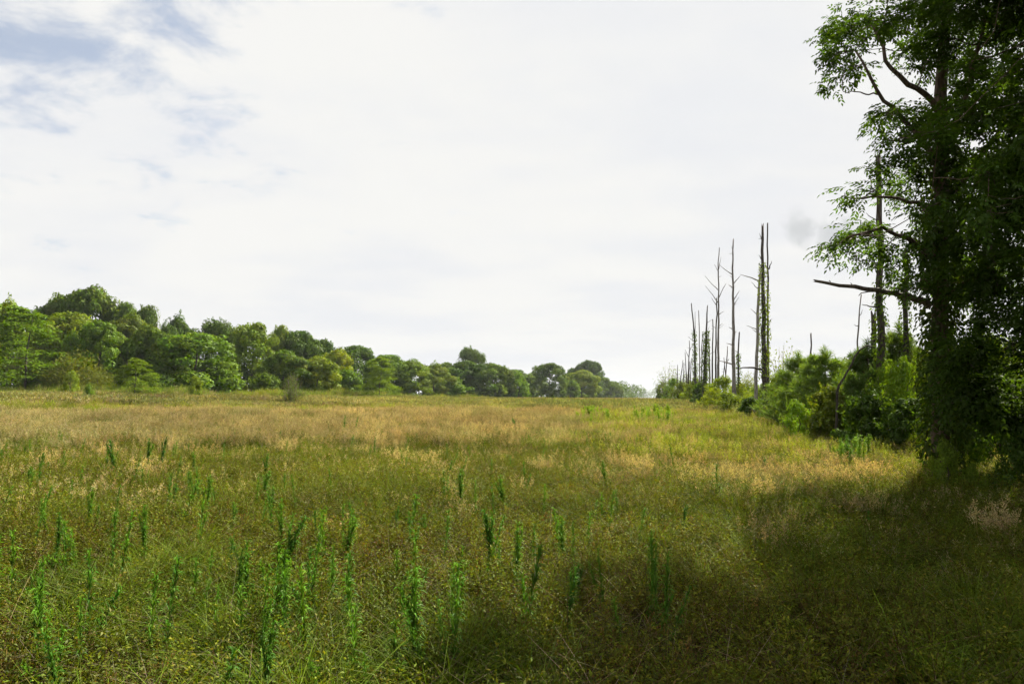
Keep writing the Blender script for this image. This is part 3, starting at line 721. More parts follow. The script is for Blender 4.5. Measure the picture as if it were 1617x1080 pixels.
for nm, kd, px, yt, w, D, lab, tint in T:
    if kd in ('round', 'tall', 'lumpy') and w < 75: w *= 1.28
    tint = tuple(1.18 * c for c in tint)
    plant(nm, kd, px, yt, w, D, lab, 'shrub' if ('shrub' in nm or 'bush' in nm) else 'tree', tint, LW)

# the wood behind them: one mass of leaves that closes the gaps, and the hazy far end
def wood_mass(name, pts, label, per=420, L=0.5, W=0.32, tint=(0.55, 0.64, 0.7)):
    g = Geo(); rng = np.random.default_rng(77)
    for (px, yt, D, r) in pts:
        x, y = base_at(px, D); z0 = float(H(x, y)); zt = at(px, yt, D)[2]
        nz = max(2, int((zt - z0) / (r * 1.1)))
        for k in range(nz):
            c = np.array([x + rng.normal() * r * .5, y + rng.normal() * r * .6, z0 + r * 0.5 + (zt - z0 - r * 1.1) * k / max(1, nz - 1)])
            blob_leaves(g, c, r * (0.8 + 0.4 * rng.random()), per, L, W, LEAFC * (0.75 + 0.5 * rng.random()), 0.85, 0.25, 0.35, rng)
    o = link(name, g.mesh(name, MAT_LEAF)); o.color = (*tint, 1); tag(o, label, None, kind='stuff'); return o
back = []
for px in range(-70, 560, 22):
    yt = np.interp(px, [-70, 60, 180, 260, 330, 430, 560], [500, 510, 512, 528, 532, 540, 566]); back.append((px, yt, 108 + px * 0.03, 2.6))
for px in range(550, 960, 15):
    yt = np.interp(px, [550, 640, 720, 800, 880, 960], [566, 578, 582, 592, 598, 606]); back.append((px, yt, np.interp(px, [550, 740, 960], [150, 210, 345]), 2.8))
back += [(px + 9, yt + 0.55 * (617 - yt), D - 9, 2.0) for px, yt, D, r in back]
wood_mass('woodland_interior', back, 'shaded leafy interior of the wood behind its edge trees', 300)  # default tint is darkened: the shade inside the wood is put into the leaf colour
far = [(px, yt + RNG.normal() * 1.6, D, r) for px, yt, D, r in
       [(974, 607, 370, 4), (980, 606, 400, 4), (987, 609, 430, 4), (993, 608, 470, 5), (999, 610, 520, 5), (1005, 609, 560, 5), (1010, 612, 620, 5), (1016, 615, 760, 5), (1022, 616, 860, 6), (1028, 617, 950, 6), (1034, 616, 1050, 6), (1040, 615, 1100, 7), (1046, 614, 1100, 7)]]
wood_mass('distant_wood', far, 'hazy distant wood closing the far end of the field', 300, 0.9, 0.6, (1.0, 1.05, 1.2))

def edge_growth():
    n = 520; px = RNG.random(n) * 1000 - 40; D = np.interp(px, [-40, 250, 550, 760, 960], [70, 74, 88, 148, 300]) * (0.94 + 0.14 * RNG.random(n))
    xy = np.array([base_at(a, d) for a, d in zip(px, D)]); x, y = xy[:, 0], xy[:, 1]
    g = RNG.random((n, 1)); t = tints(x, y, s=10) * (np.array([0.55, 0.75, 0.8]) * (1 - g) + np.array([0.95, 0.95, 0.9]) * g)
    scatter('edge_growth', 'golden_mid', x, y, 1.0 + 1.5 * fbm(x, y, 6) * RNG.random(n) * 1.6, t, 'ragged tall weeds and brambles at the foot of the left wood')
edge_growth()

# ================================================================ RIGHT SIDE: hedge shrubs
RH = 'shrubs of the hedge right of the field'
S = [
 ('hedge_shrub', 'sparse', 1056, 578, 44, 120, 'grey half-bare bush at the far end of the right hedge', (1.2, 1.2, 2.0)),
 ('hedge_shrub', 'shrub', 1046, 604, 22, 150, 'farthest dark bush of the right hedge beside the gap', (0.8, 0.85, 1.2)),
 ('hedge_shrub', 'leafy', 1066, 598, 40, 112, 'green bush below the grey half-bare bush', BR),
 ('hedge_shrub', 'sparse', 1084, 588, 40, 100, 'twiggy bush among the thin far snags', (1.2, 1.2, 1.6)),
 ('hedge_shrub', 'leafy', 1090, 606, 34, 84, 'yellow-green bush left of the dark hedge bush', YG),
 ('hedge_shrub', 'shrub', 1110, 602, 36, 72, 'dark green rounded bush at the foot of the ivy stump', DK),
 ('hedge_shrub', 'leafy', 1140, 594, 56, 66, 'bright yellow-green bush at the foot of the tall pale snag', YG),
 ('hedge_shrub', 'leafy', 1128, 612, 40, 60, 'low yellowish bush before the bright hedge bush', VY),
 ('hedge_shrub', 'leafy', 1170, 604, 46, 62, 'golden bush between the tall pale snag and the ivy snag', VY),
 ('hedge_shrub', 'shrub', 1186, 628, 44, 50, 'dark low bush left of the ivy snag', DK),
 ('hedge_shrub', 'wispy', 1183, 590, 36, 72, 'feathery yellowish bush behind the pale leaning snag', YG),
 ('hedge_shrub', 'sparse', 1238, 548, 66, 62, 'airy half-bare small tree right of the ivy snag', (1.5, 1.4, 1.6)),
 ('hedge_shrub', 'leafy', 1228, 590, 44, 50, 'yellow-green bush right of the ivy snag', YG),
 ('hedge_shrub', 'shrub', 1216, 640, 40, 44, 'low olive bush at the foot of the ivy snag', OL),
 ('hedge_shrub', 'leafy', 1078, 604, 44, 92, 'olive bush under the thin far snags', OL),
 ('hedge_shrub', 'leafy', 1100, 596, 44, 90, 'tall olive bush behind the dark hedge bush', OL),
 ('hedge_shrub', 'leafy', 1150, 618, 50, 56, 'sunlit low bush in front of the tall pale snag', YG),
 ('hedge_shrub', 'leafy', 1205, 606, 50, 58, 'green bush behind the foot of the ivy snag', LG),
 ('hedge_shrub', 'leafy', 1118, 622, 40, 62, 'low yellow bush at the left foot of the bright hedge bush', VY),
 ('young_pine', 'pine', 1262, 562, 110, 36, 'young pine at the left of the dark undergrowth', (1.8, 1.75, 1.1)),
 ('young_pine', 'pine', 1304, 556, 120, 33, 'young pine below the bent bare branch', (1.8, 1.75, 1.1)),
 ('hedge_shrub', 'leafy', 1258, 632, 46, 29, 'bright broad-leaved bush low before the young pines', (1.6, 1.7, 0.9)),
 ('hedge_shrub', 'shrub', 1310, 610, 70, 28, 'shaded brownish bush under the young pines', (1.1, 0.9, 0.9)),
 ('young_pine', 'pine', 1424, 518, 120, 30, 'taller young pine between the broken trunk and the ivy tree', LG),
 ('young_pine', 'pine', 1372, 545, 110, 29, 'young pine at the foot of the broken trunk', (1.1, 1.15, 1.0)),
 ('hedge_shrub', 'leafy', 1432, 566, 80, 25.5, 'sunlit yellow-green bush left of the ivy tree', (1.5, 1.5, 0.9)),
 ('hedge_shrub', 'leafy', 1340, 588, 70, 31, 'bright leafy bush between the young pines', (1.4, 1.45, 0.9)),
 ('hedge_shrub', 'leafy', 1400, 572, 60, 27.5, 'light green leafy bush right of the broken trunk foot', (1.5, 1.5, 0.9)),
 ('hedge_shrub', 'leafy', 1286, 622, 60, 31, 'sunlit green bush low in front of the young pines', (1.5, 1.5, 0.9)),
 ('hedge_shrub', 'leafy', 1235, 618, 50, 40, 'yellow-green bush where the hedge steps down to the snags', YG),
 ('hedge_shrub', 'shrub', 1370, 620, 90, 25, 'dark bush in the shade below the broken trunk', DK),  # shade of the undergrowth put into its dark tint
 ('hedge_shrub', 'shrub', 1440, 630, 100, 23, 'black shaded bush left of the ivy tree foot', DK),  # tint darkened to stand for the shade here
 ('hedge_shrub', 'shrub', 1530, 560, 90, 23, 'shaded bush right behind the ivy tree', DK),  # its shade is in the dark tint too
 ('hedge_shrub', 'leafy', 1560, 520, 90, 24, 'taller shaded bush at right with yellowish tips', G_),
 ('hedge_shrub', 'shrub', 1520, 640, 80, 19.5, 'dark bush at the foot of the ivy tree', DK),  # dark tint carries the shade under the tree
 ('hedge_shrub', 'leafy', 1575, 610, 90, 16, 'dark leafy bush near the right picture edge', (0.6, 0.7, 0.8)),  # foliage tinted down to paint in the deep shade at this edge
 ('hedge_shrub', 'leafy', 1625, 640, 110, 13.6, 'nearest dark leafy bush cut by the right picture edge', (0.6, 0.7, 0.8)),  # same darkened tint, painted shade
 ('hedge_sapling', 'leafy', 1490, 694, 44, 13.8, 'small sunlit sapling standing forward of the ivy tree', LG),
 ('hedge_sapling', 'leafy', 1468, 722, 36, 14.2, 'low yellowish bush beside the small sunlit sapling', YG),
 ('hedge_sapling', 'leafy', 1530, 730, 50, 13.6, 'low bush right of the small sunlit sapling', LG),
]
for nm, kd, px, yt, w, D, lab, tint in S:
    if D > 25: tint = tuple(1.25 * c for c in tint)
    plant(nm, kd, px, yt, w, D, lab, 'pine' if 'pine' in nm else 'shrub', tint, RH)

thk = [(px, yt, D, 1.3) for px, yt, D in [(1235, 606, 60), (1262, 598, 56), (1290, 590, 52), (1320, 585, 48), (1350, 575, 44), (1380, 570, 42), (1410, 560, 40), (1440, 560, 38), (1470, 560, 36), (1500, 555, 34), (1530, 550, 33), (1560, 545, 32), (1590, 540, 31), (1620, 540, 30), (1650, 540, 30), (1200, 612, 66), (1180, 612, 72), (1150, 612, 78), (1120, 612, 88), (1090, 612, 104)]]
thk += [(px + 10, 627 - (627 - yt) * 0.5, D - 4, 0.9) for px, yt, D, r in thk if px < 1400]
wood_mass('thicket', thk, 'dense thicket closing the hedge behind the young pines', 420, 0.26, 0.15, (1.35, 1.25, 0.9))
# ================================================================ DEAD TREES (snags)
GREYW = (0.20, 0.185, 0.17); DARKW = (0.075, 0.065, 0.055); PALEW = (0.30, 0.285, 0.27)
def px_poly(pts, D, zj=0.0):
    return np.array([at(a, b, D) for a, b in pts])
def resample(P, n, wob=0.0):
    P = np.asarray(P, float); d = np.r_[0, np.cumsum(np.linalg.norm(np.diff(P, axis=0), axis=1))]; t = np.linspace(0, d[-1], n)
    Q = np.stack([np.interp(t, d, P[:, k]) for k in range(3)], 1)
    if wob:
        nz = RNG.normal(size=(n, 3)) * wob; nz[0] = 0; Q = Q + nz
    return Q
def vine_mesh(P, rad, dens, L=0.13, col=LEAFC, spread=0.16):
    """ivy leaves wrapped round a stem polyline"""
    g = Geo(); seg = np.linalg.norm(np.diff(P, axis=0), axis=1).sum(); n = int(dens * seg)
    t = RNG.random(n) * (len(P) - 1); i = t.astype(int); i = np.minimum(i, len(P) - 2); f = (t - i)[:, None]
    c = P[i] * (1 - f) + P[i + 1] * f; rr = np.interp(t, np.arange(len(P)), np.broadcast_to(rad, (len(P),)))
    a = RNG.random(n) * 2 * PI; o = np.stack([np.cos(a), np.sin(a), 0.15 * RNG.normal(size=n)], 1)
    lump = 0.5 + 1.1 * vnoise(c[:, 2] * 3, a * 2, 1.0)
    c = c + o * (rr + spread * lump * RNG.random(n) ** 0.7)[:, None]
    d = np.stack([o[:, 0] * 0.5, o[:, 1] * 0.5, -0.7 * np.ones(n)], 1) + unit(n) * 0.5
    g.leaves(c, d, o + unit(n) * 0.5 + np.array([0, 0, 0.3]), L * (0.7 + 0.6 * RNG.random(n)), L * 0.75, jit(col, n, 0.3))
    return g
def snag(D, pts, wb, wt, label, branches=(), vine=None, col=GREYW, auto=0, name='dead_tree', tops=(), group='dead trunks standing in the hedge'):
    """trunk through photograph points pts (foot first), widths in pixels; branches: (points, width)"""
    P = px_poly(pts, D); P[0, 2] = float(H(P[0, 0], P[0, 1])) - 0.1
    o = P[0].copy(); P = P - o
    n = max(10, int(P[-1, 2] * 1.3)); Q = resample(P, n, 0.02); t = np.linspace(0, 1, n)
    k = D / FPX * 0.5
    rad = np.maximum((wb * (1 - t) + wt * t) * k, 0.012); rad[0] *= 1.25
    e = empty(name, o)
    g = Geo(); g.tube(Q, rad, 9, col, jag=min(0.35, wt * k * 5), rough=0.12); link('trunk', g.mesh('trunk', MAT_BARK, True), e)
    for bp, bw in branches:
        B = px_poly(bp, D) - o; B[:, 1] += np.linspace(0, 1, len(B)) * RNG.normal() * 0.25
        B = resample(B, max(5, len(bp) * 3), 0.012)
        g = Geo(); s = np.linspace(0, 1, len(B)); g.tube(B, np.maximum(bw * k * (1 - 0.72 * s), 0.008), 6, col, jag=0.05, rough=0.15); link('branch', g.mesh('branch', MAT_BARK, True), e)
    for j in range(auto):
        q = 0.25 + 0.72 * (j + RNG.random()) / auto; b = Q[int(q * (n - 1))]; a = RNG.choice([0, PI]) + RNG.normal() * 0.7
        Ln = (0.25 + 0.55 * RNG.random() ** 2) * (1.3 if RNG.random() < 0.3 else 0.8); up = 0.1 + 0.8 * RNG.random()
        B = np.array([b, b + np.array([math.cos(a), math.sin(a), up]) * Ln * .5, b + np.array([math.cos(a), math.sin(a), up * 1.2]) * Ln])
        g = Geo(); g.tube(resample(B, 4, 0.02), [0.03, 0.022, 0.016, 0.008], 5, col, jag=0.03); link('branch', g.mesh('branch', MAT_BARK, True), e)
    if vine:
        lo, hi, dens, L, sp, vc = vine
        i0, i1 = int(lo * (n - 1)), max(int(lo * (n - 1)) + 2, int(hi * (n - 1)))
        v = link('vine', vine_mesh(Q[i0:i1 + 1], rad[i0:i1 + 1], dens, L, np.array(vc), sp).mesh('vine', MAT_LEAF), e); v.color = (1, 1, 1, 1); v['label'] = 'green climbing vine wrapped round the trunk'
    tag(e, label, 'dead tree', group); return e
LV = tuple(LEAFC * 1.1); YV = tuple(LEAFC * np.array([1.9, 1.6, 0.9]))
snag(50, [(1208, 640), (1207, 560), (1205, 470), (1204, 400), (1204, 360)], 10, 3.5, 'tallest dark snag wrapped in ivy, thick at the foot', [([(1207, 585), (1190, 580), (1168, 581)], 4.5), ([(1204, 380), (1201, 368)], 2), ([(1204, 412), (1199, 403)], 2.5), ([(1204, 425), (1195, 417)], 2)], (0.28, 0.86, 75, 0.16, 0.17, YV), DARKW, 4)
snag(51, [(1212, 640), (1213, 560), (1212, 470), (1213, 420), (1211, 395), (1213, 354)], 4.5, 2, 'slender dark snag with a small fork close beside the tallest one', [([(1214, 425), (1219, 413)], 2.5), ([(1213, 424), (1208, 417)], 1.6)], (0.25, 0.7, 40, 0.14, 0.12, YV), DARKW, 3)
snag(54, [(1192, 640), (1194, 580), (1196, 530), (1198, 470), (1200, 430)], 6, 3.5, 'pale leaning snag left of the tallest ivy-wrapped one', [([(1199, 444), (1186, 438), (1171, 433)], 2.6), ([(1197, 456), (1186, 446)], 1.6), ([(1195, 496), (1188, 487)], 1.8), ([(1195, 520), (1180, 514)], 1.8), ([(1194, 524), (1188, 519)], 1.5)], None, PALEW, 2)
snag(60, [(1160, 645), (1158, 560), (1158, 480), (1157, 420), (1158, 381)], 7, 1.8, 'tall pale grey snag studded with short branch stubs', [([(1158, 402), (1155, 400)], 1.5), ([(1157, 434), (1146, 424), (1139, 414)], 1.7), ([(1158, 448), (1169, 436)], 1.7), ([(1158, 475), (1167, 459)], 1.7), ([(1158, 482), (1167, 469)], 1.5), ([(1158, 400), (1152, 401)], 1.3), ([(1158, 455), (1152, 449)], 2), ([(1158, 520), (1151, 517)], 2.2), ([(1158, 545), (1151, 541)], 2.2), ([(1157, 576), (1148, 572), (1135, 568)], 2.4), ([(1158, 528), (1164, 523)], 1.7)], None, (0.25, 0.23, 0.22), 5)
snag(62, [(1166, 645), (1166, 590), (1166, 550), (1167, 528)], 4, 2, 'short ivy-covered snag beside the tall pale grey one', [], (0.3, 0.85, 60, 0.15, 0.12, LV), DARKW, 2)
snag(74, [(1134, 640), (1134, 560), (1135, 470), (1134, 420), (1136, 392)], 4.5, 1.2, 'tall thin grey snag with long upswept bare branches', [([(1134, 478), (1123, 463), (1114, 452)], 1.6), ([(1134, 458), (1122, 447), (1113, 436)], 1.4), ([(1135, 470), (1142, 455), (1145, 448)], 1.5), ([(1135, 430), (1129, 417)], 1.2), ([(1135, 425), (1140, 405)], 1.3), ([(1135, 497), (1144, 491)], 1.4), ([(1135, 515), (1142, 511)], 1.3)], None, GREYW, 4)
snag(76, [(1130, 640), (1130, 580), (1131, 520), (1132, 472)], 3.5, 1.6, 'thin dark snag touching the tall thin grey one', [([(1131, 482), (1124, 470)], 1.3)], None, DARKW, 3)
snag(74, [(1125, 640), (1125, 570), (1126, 507)], 3.2, 1.4, 'thin straight snag right of the ivy-clad stump', [], None, DARKW, 3)
snag(70, [(1112, 640), (1113, 590), (1115, 540), (1117, 484)], 8, 1.4, 'dark pointed snag clad in ivy from its foot', [([(1115, 530), (1121, 516)], 1.2)], (0.05, 0.78, 130, 0.17, 0.22, LV), DARKW, 3)
snag(84, [(1098, 640), (1098, 590), (1097, 530), (1092, 480)], 5, 1.3, 'forked ivy-clad snag, leftmost of the larger ones', [([(1097, 540), (1098, 510), (1098, 492)], 1.6), ([(1097, 540), (1084, 532)], 1.0)], (0.3, 0.75, 70, 0.18, 0.18, LV), DARKW, 3)
snag(86, [(1105, 640), (1105, 570), (1103, 492)], 2.6, 1.1, 'thin grey snag right of the forked one', [], None, GREYW, 2)
snag(88, [(1108, 640), (1108, 580), (1109, 528)], 2.4, 1.1, 'thin short snag between the forked and the pointed ivy snags', [], None, DARKW, 2)
for q, (px, yt) in enumerate([(1083, 557), (1076, 570), (1080, 574), (1088, 572), (1092, 566), (1070, 578), (1120, 566), (1142, 572), (1146, 566)]):
    snag(96, [(px, 640), (px + RNG.normal(), 600), (px + RNG.normal() * 2, yt)], 2.2, 0.9, 'small thin dead stem low among the far snags', [], None, DARKW, 3, 'dead_sapling', group='small dead stems by the far snags')
snag(90, [(1087, 640), (1087, 590), (1089, 540)], 3.0, 1.0, 'thin branchy snag left of the forked ivy snag', [([(1088, 565), (1082, 552)], 1.2), ([(1088, 556), (1093, 545)], 1.2)], None, DARKW, 4)
snag(80, [(1121, 640), (1121, 580), (1119, 535)], 3.2, 1.2, 'leaning thin snag between the pointed ivy snag and the straight one', [([(1120, 560), (1114, 550)], 1.2)], None, DARKW, 4)
snag(70, [(1145, 640), (1146, 590), (1149, 548)], 3.0, 1.2, 'short leaning snag left of the tall pale grey one', [([(1147, 575), (1152, 566)], 1.3)], None, GREYW, 3)
snag(44, [(1281, 640), (1281, 580), (1281, 530)], 3.2, 2.2, 'short dark snag tip showing above the young pines', [], None, DARKW, 1)
snag(34, [(1353, 640), (1354, 560), (1356, 510), (1359, 466)], 4, 1.6, 'thin bare pole left of the broken trunk', [([(1357, 500), (1360, 490)], 1.5)], None, GREYW, 3)
snag(30, [(1378, 640), (1379, 560), (1379, 500)], 9, 7, 'short stump top left of the broken trunk', [([(1380, 505), (1381, 474)], 2)], (0.6, 1.0, 60, 0.1, 0.08, LV), DARKW, 2)
bt = snag(28, [(1390, 700), (1391, 560), (1390, 450), (1389, 350), (1387, 252)], 13, 7.5, 'thick broken-off dead trunk with a bare grey top', [([(1388, 485), (1374, 484), (1363, 481)], 3.5), ([(1387, 262), (1380, 258)], 2.5)], (0.35, 0.62, 120, 0.13, 0.12, LV), (0.095, 0.082, 0.07), 4)
snag(29, [(1430, 700), (1430, 560), (1430, 470), (1432, 400)], 9, 7, 'dead trunk between the broken trunk and the ivy tree', [], (0.4, 0.9, 120, 0.13, 0.10, LV), DARKW, 3)
# arching bare branch over the pines
P = px_poly([(1318, 640), (1322, 615), (1336, 590), (1346, 570), (1356, 553), (1368, 546), (1381, 548)], 27)
P[0, 2] = float(H(P[0, 0], P[0, 1])) - 0.1; o = P[0].copy(); g = Geo(); Q = resample(P - o, 16, 0.012); g.tube(Q, np.linspace(0.06, 0.03, 16), 6, DARKW, rough=0.1)
e = link('bent_sapling', g.mesh('bent_sapling', MAT_BARK, True)); e.location = o; tag(e, 'bare sapling bent in an arch over the young pines', 'dead tree')

# ================================================================ NEAR LEAFY TREES
def sprays(g, C, ax, n_per, spread, L, W, col, leaflets=7, rl=0.30):
    """compound leaves: n_per drooping sprays round each centre"""
    n = len(C) * n_per; c = np.repeat(C, n_per, 0) + RNG.normal(size=(n, 3)) * spread
    d = unit(n) * np.array([1, 1, 0.45]) + np.repeat(ax, n_per, 0) * 0.8 + np.array([0, 0, -0.10]); d /= np.linalg.norm(d, axis=1, keepdims=True)
    up = np.array([0, 0, 1.0]) + unit(n) * 0.45
    s = np.cross(d, up); s /= np.linalg.norm(s, axis=1, keepdims=True); u = np.cross(s, d)
    ln = rl * (0.6 + 0.7 * RNG.random(n))[:, None]
    tone = (0.75 + 0.5 * RNG.random((n, 1)))
    for k in range(leaflets):
        q = (k // 2 + 1) / ((leaflets + 1) / 2); sd = 0 if k == leaflets - 1 else (1 if k % 2 else -1)
        p = c + d * ln * min(q, 1) - np.array([0, 0, 1.0]) * ln * 0.25 * q * q
        ld = d * 0.7 + s * sd * 0.85 - np.array([0, 0, 0.35]) + RNG.normal(size=(n, 3)) * 0.12
        g.leaves(p, ld, u + RNG.normal(size=(n, 3)) * 0.25, L * (0.75 + 0.5 * RNG.random(n)), W, np.clip(jit(col, n, 0.18, 0.08) * tone, 0, 1))
def big_tree(name, label, foot, trunk, trad, limbs, clusters, leafcol, L, W, rl, n_scale=1.0, bark=(0.13, 0.105, 0.08), vine=None, cat='tree', group=None, tint=(1, 1, 1)):
    """trunk/limbs polylines and leaf clusters (centre, radius) in world metres"""
    foot = np.asarray(foot, float); e = empty(name, foot)
    T_ = resample(np.asarray(trunk) - foot, 22, 0.015); t = np.linspace(0, 1, 22)
    rad = trad[0] * (1 - t) + trad[1] * t; rad[0] *= 1.35; rad[1] *= 1.1
    g = Geo(); g.tube(T_, rad, 12, bark, rough=0.07); link('trunk', g.mesh('trunk', MAT_BARK, True), e)
    nodes = [T_[5:]]; nrad = [rad[5:] * 0.5]
    for lp, lr in limbs:
        Q = resample(np.asarray(lp) - foot, 12, 0.02); g = Geo(); rr = np.linspace(lr, lr * 0.3, 12); g.tube(Q, rr, 7, bark, rough=0.08); link('limb', g.mesh('limb', MAT_BARK, True), e)
        nodes.append(Q[3:]); nrad.append(rr[3:] * 0.6)
    nodes = np.concatenate(nodes); nrad = np.concatenate(nrad)
    C = np.array([c for c, r in clusters]) - foot; R = np.array([r for c, r in clusters])
    dist = np.array([np.min(np.linalg.norm(nodes - c, axis=1)) for c in C])
    gt = Geo(); gc = Geo()
    for i in np.argsort(dist):
        c = C[i]; dv = c - nodes; dd = np.linalg.norm(dv, axis=1); cost = dd + np.where(dv[:, 2] < -0.3, 1.5, 0)
        j = int(np.argmin(cost)); b = nodes[j]; ln = dd[j]
        if ln > 0.15:
            m = 5; s = np.linspace(0, 1, m)[:, None]
            Q = b + (c - b) * s + np.array([0, 0, 1.0]) * np.sin(s * PI) * ln * (-0.08) + RNG.normal(size=(m, 3)) * 0.035 * ln * np.sin(s * PI)
            rb = float(np.clip(min(nrad[j], 0.012 + 0.018 * ln), 0.008, 0.09)); gt.tube(Q, np.linspace(rb, max(0.006, rb * 0.4), m), 5, bark)
            nodes = np.concatenate([nodes, Q[1:]]); nrad = np.concatenate([nrad, np.full(m - 1, max(0.010, rb * 0.8))])
        # twigs
        r = R[i]; nt_ = 4; tw = c + unit(nt_) * r * np.array([1, 1, .6]) * 0.9
        for w_ in tw: gt.tube([c, (c + w_) / 2 + RNG.normal(size=3) * 0.03, w_], [0.012, 0.008, 0.004], 3, bark)
        ax = (c - b) / (ln + 1e-6); cs = c + (RNG.random((max(6, int(26 * r)), 1)) ** 0.6) * r * unit(max(6, int(26 * r))) * np.array([1, 1, 0.75])
        npr = max(2, int(round(n_scale * (1.0 + 1.1 * max(0.0, 0.5 - r) / 0.3) * 3.2 * r / (0.55))))
        sprays(gc, cs, np.tile(ax * 0.7 + np.array([0, 0, -0.1]), (len(cs), 1)), npr, 0.10, L, W, leafcol, 7, rl)
    tw_ = link('twigs', gt.mesh('twigs', MAT_BARK), e); tw_['kind'] = 'stuff'
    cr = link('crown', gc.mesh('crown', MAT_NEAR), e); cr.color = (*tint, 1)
    if vine:
        lo, hi, dens, Lv, sp, vc = vine; i0, i1 = int(lo * 21), int(hi * 21)
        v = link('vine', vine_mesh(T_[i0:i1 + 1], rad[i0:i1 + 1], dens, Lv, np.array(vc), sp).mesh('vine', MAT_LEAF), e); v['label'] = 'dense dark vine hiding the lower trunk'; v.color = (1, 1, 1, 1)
    tag(e, label, cat, group)
    return e

D1 = 16.2
x1, y1 = base_at(1484, D1); foot1 = (x1, y1, float(H(x1, y1)) - 0.1)
trunk1 = [foot1] + [at(a, b, D1) for a, b in [(1484, 560), (1486, 400), (1487, 250), (1487, 120), (1494, 20), (1500, -90)]]
limbs1 = [([at(1488, 262, D1), at(1440, 205, D1 - .4), at(1405, 165, D1 - .8), at(1388, 148, D1 - 1), at(1368, 110, D1 - 1.1), at(1352, 80, D1 - 1.1)], 0.075),
          ([at(1488, 190, D1), at(1466, 152, D1 - .3), at(1432, 132, D1 - .6), at(1402, 104, D1 - .8), at(1393, 68, D1 - .9), at(1375, 40, D1 - .9)], 0.085),
          ([at(1388, 149, D1 - 1), at(1360, 148, D1 - 1.1), at(1328, 143, D1 - 1.2)], 0.022),
          ([at(1486, 420, D1), at(1440, 380, D1 - .5), at(1390, 360, D1 - 1), at(1340, 375, D1 - 1.2)], 0.075),
          ([at(1486, 360, D1), at(1450, 320, D1 + .4), at(1400, 310, D1 + .5), at(1350, 315, D1 + .5)], 0.065),
          ([at(1487, 330, D1), at(1530, 270, D1 + .6), at(1580, 200, D1 + 1), at(1610, 120, D1 + 1.2)], 0.09),
          ([at(1487, 250, D1), at(1520, 170, D1 - .8), at(1545, 80, D1 - 1.2), at(1560, 0, D1 - 1.4)], 0.09),
          ([at(1487, 480, D1), at(1540, 430, D1 - .6), at(1600, 400, D1 - 1)], 0.08)]
cl1 = [(1345, 28, 26), (1320, 48, 24), (1372, 36, 28), (1303, 52, 11), (1335, 84, 28), (1309, 96, 13), (1354, 104, 18), (1318, 126, 17), (1362, 70, 20), (1333, 112, 14), (1396, 50, 20),
       (1412, 28, 28), (1442, 18, 38), (1482, 18, 46), (1448, 58, 36), (1500, 60, 46), (1542, 30, 48), (1592, 40, 50), (1430, 80, 20), (1460, 92, 22), (1468, 112, 14), (1530, 100, 48), (1590, 120, 50),
       (1522, 140, 34), (1400, 178, 22), (1383, 184, 12), (1424, 168, 8), (1444, 186, 26), (1470, 178, 22), (1402, 222, 20), (1432, 228, 32), (1482, 206, 42), (1542, 184, 56), (1602, 204, 50), (1502, 262, 48), (1562, 272, 58), (1442, 272, 28), (1404, 258, 22),
       (1376, 272, 13), (1350, 314, 17), (1334, 310, 9), (1382, 300, 18), (1420, 308, 34), (1462, 330, 38), (1522, 342, 58), (1592, 342, 60), (1340, 374, 22), (1312, 388, 13), (1296, 393, 7), (1370, 362, 26), (1402, 398, 32), (1352, 408, 16), (1442, 388, 38), (1482, 402, 38), (1404, 430, 17), (1424, 452, 12),
       (1542, 420, 56), (1602, 430, 60), (1640, 60, 60), (1640, 180, 60), (1640, 300, 60), (1500, -30, 50), (1560, -40, 55), (1430, -30, 40), (1620, -40, 60), (1520, -110, 60), (1580, -110, 60), (1470, -90, 45), (1505, 460, 30), (1460, 440, 24),
       (1400, -60, 40), (1360, -90, 40), (1440, -110, 50), (1450, -150, 50), (1590, -180, 60), (1330, -60, 24)]
clw = []
for (a, b, r) in cl1:
    k = 1 + (r > 20) + (r > 40)
    for q in range(k):
        D = D1 + RNG.normal() * (0.5 + r * 0.035); clw.append((at(a + RNG.normal() * r * .25 * (q > 0), b + RNG.normal() * r * .25 * (q > 0), D), r / FPX * D * (1.0 if q == 0 else 0.8)))
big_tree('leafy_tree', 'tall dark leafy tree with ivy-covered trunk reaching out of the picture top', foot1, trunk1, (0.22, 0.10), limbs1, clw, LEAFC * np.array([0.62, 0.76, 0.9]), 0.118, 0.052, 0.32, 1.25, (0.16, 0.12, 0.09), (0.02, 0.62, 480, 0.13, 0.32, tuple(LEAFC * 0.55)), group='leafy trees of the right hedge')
# dead limb reaching left from the ivy tree
P = px_poly([(1470, 482), (1440, 470), (1400, 461), (1360, 455), (1325, 450), (1289, 445)], D1 - .3); o = P[0].copy(); Q = resample(P - o, 16, 0.012)
root = empty('fallen_limb', o); g = Geo(); g.tube(Q, np.linspace(0.085, 0.03, 16), 8, (0.15, 0.125, 0.10), jag=0.1, rough=0.1); link('limb', g.mesh('limb', MAT_BARK, True), root)
for bp in ([(1363, 456), (1350, 452), (1344, 447)], [(1312, 449), (1309, 443)], [(1378, 460), (1362, 462), (1356, 468)]):
    B = resample(px_poly(bp, D1 - .3) - o, 5, 0.008); g = Geo(); g.tube(B, np.linspace(0.02, 0.008, 5), 5, (0.15, 0.125, 0.10)); link('branch', g.mesh('branch', MAT_BARK, True), root)
tag(root, 'long bare dead limb reaching left from the ivy tree', 'dead limb')

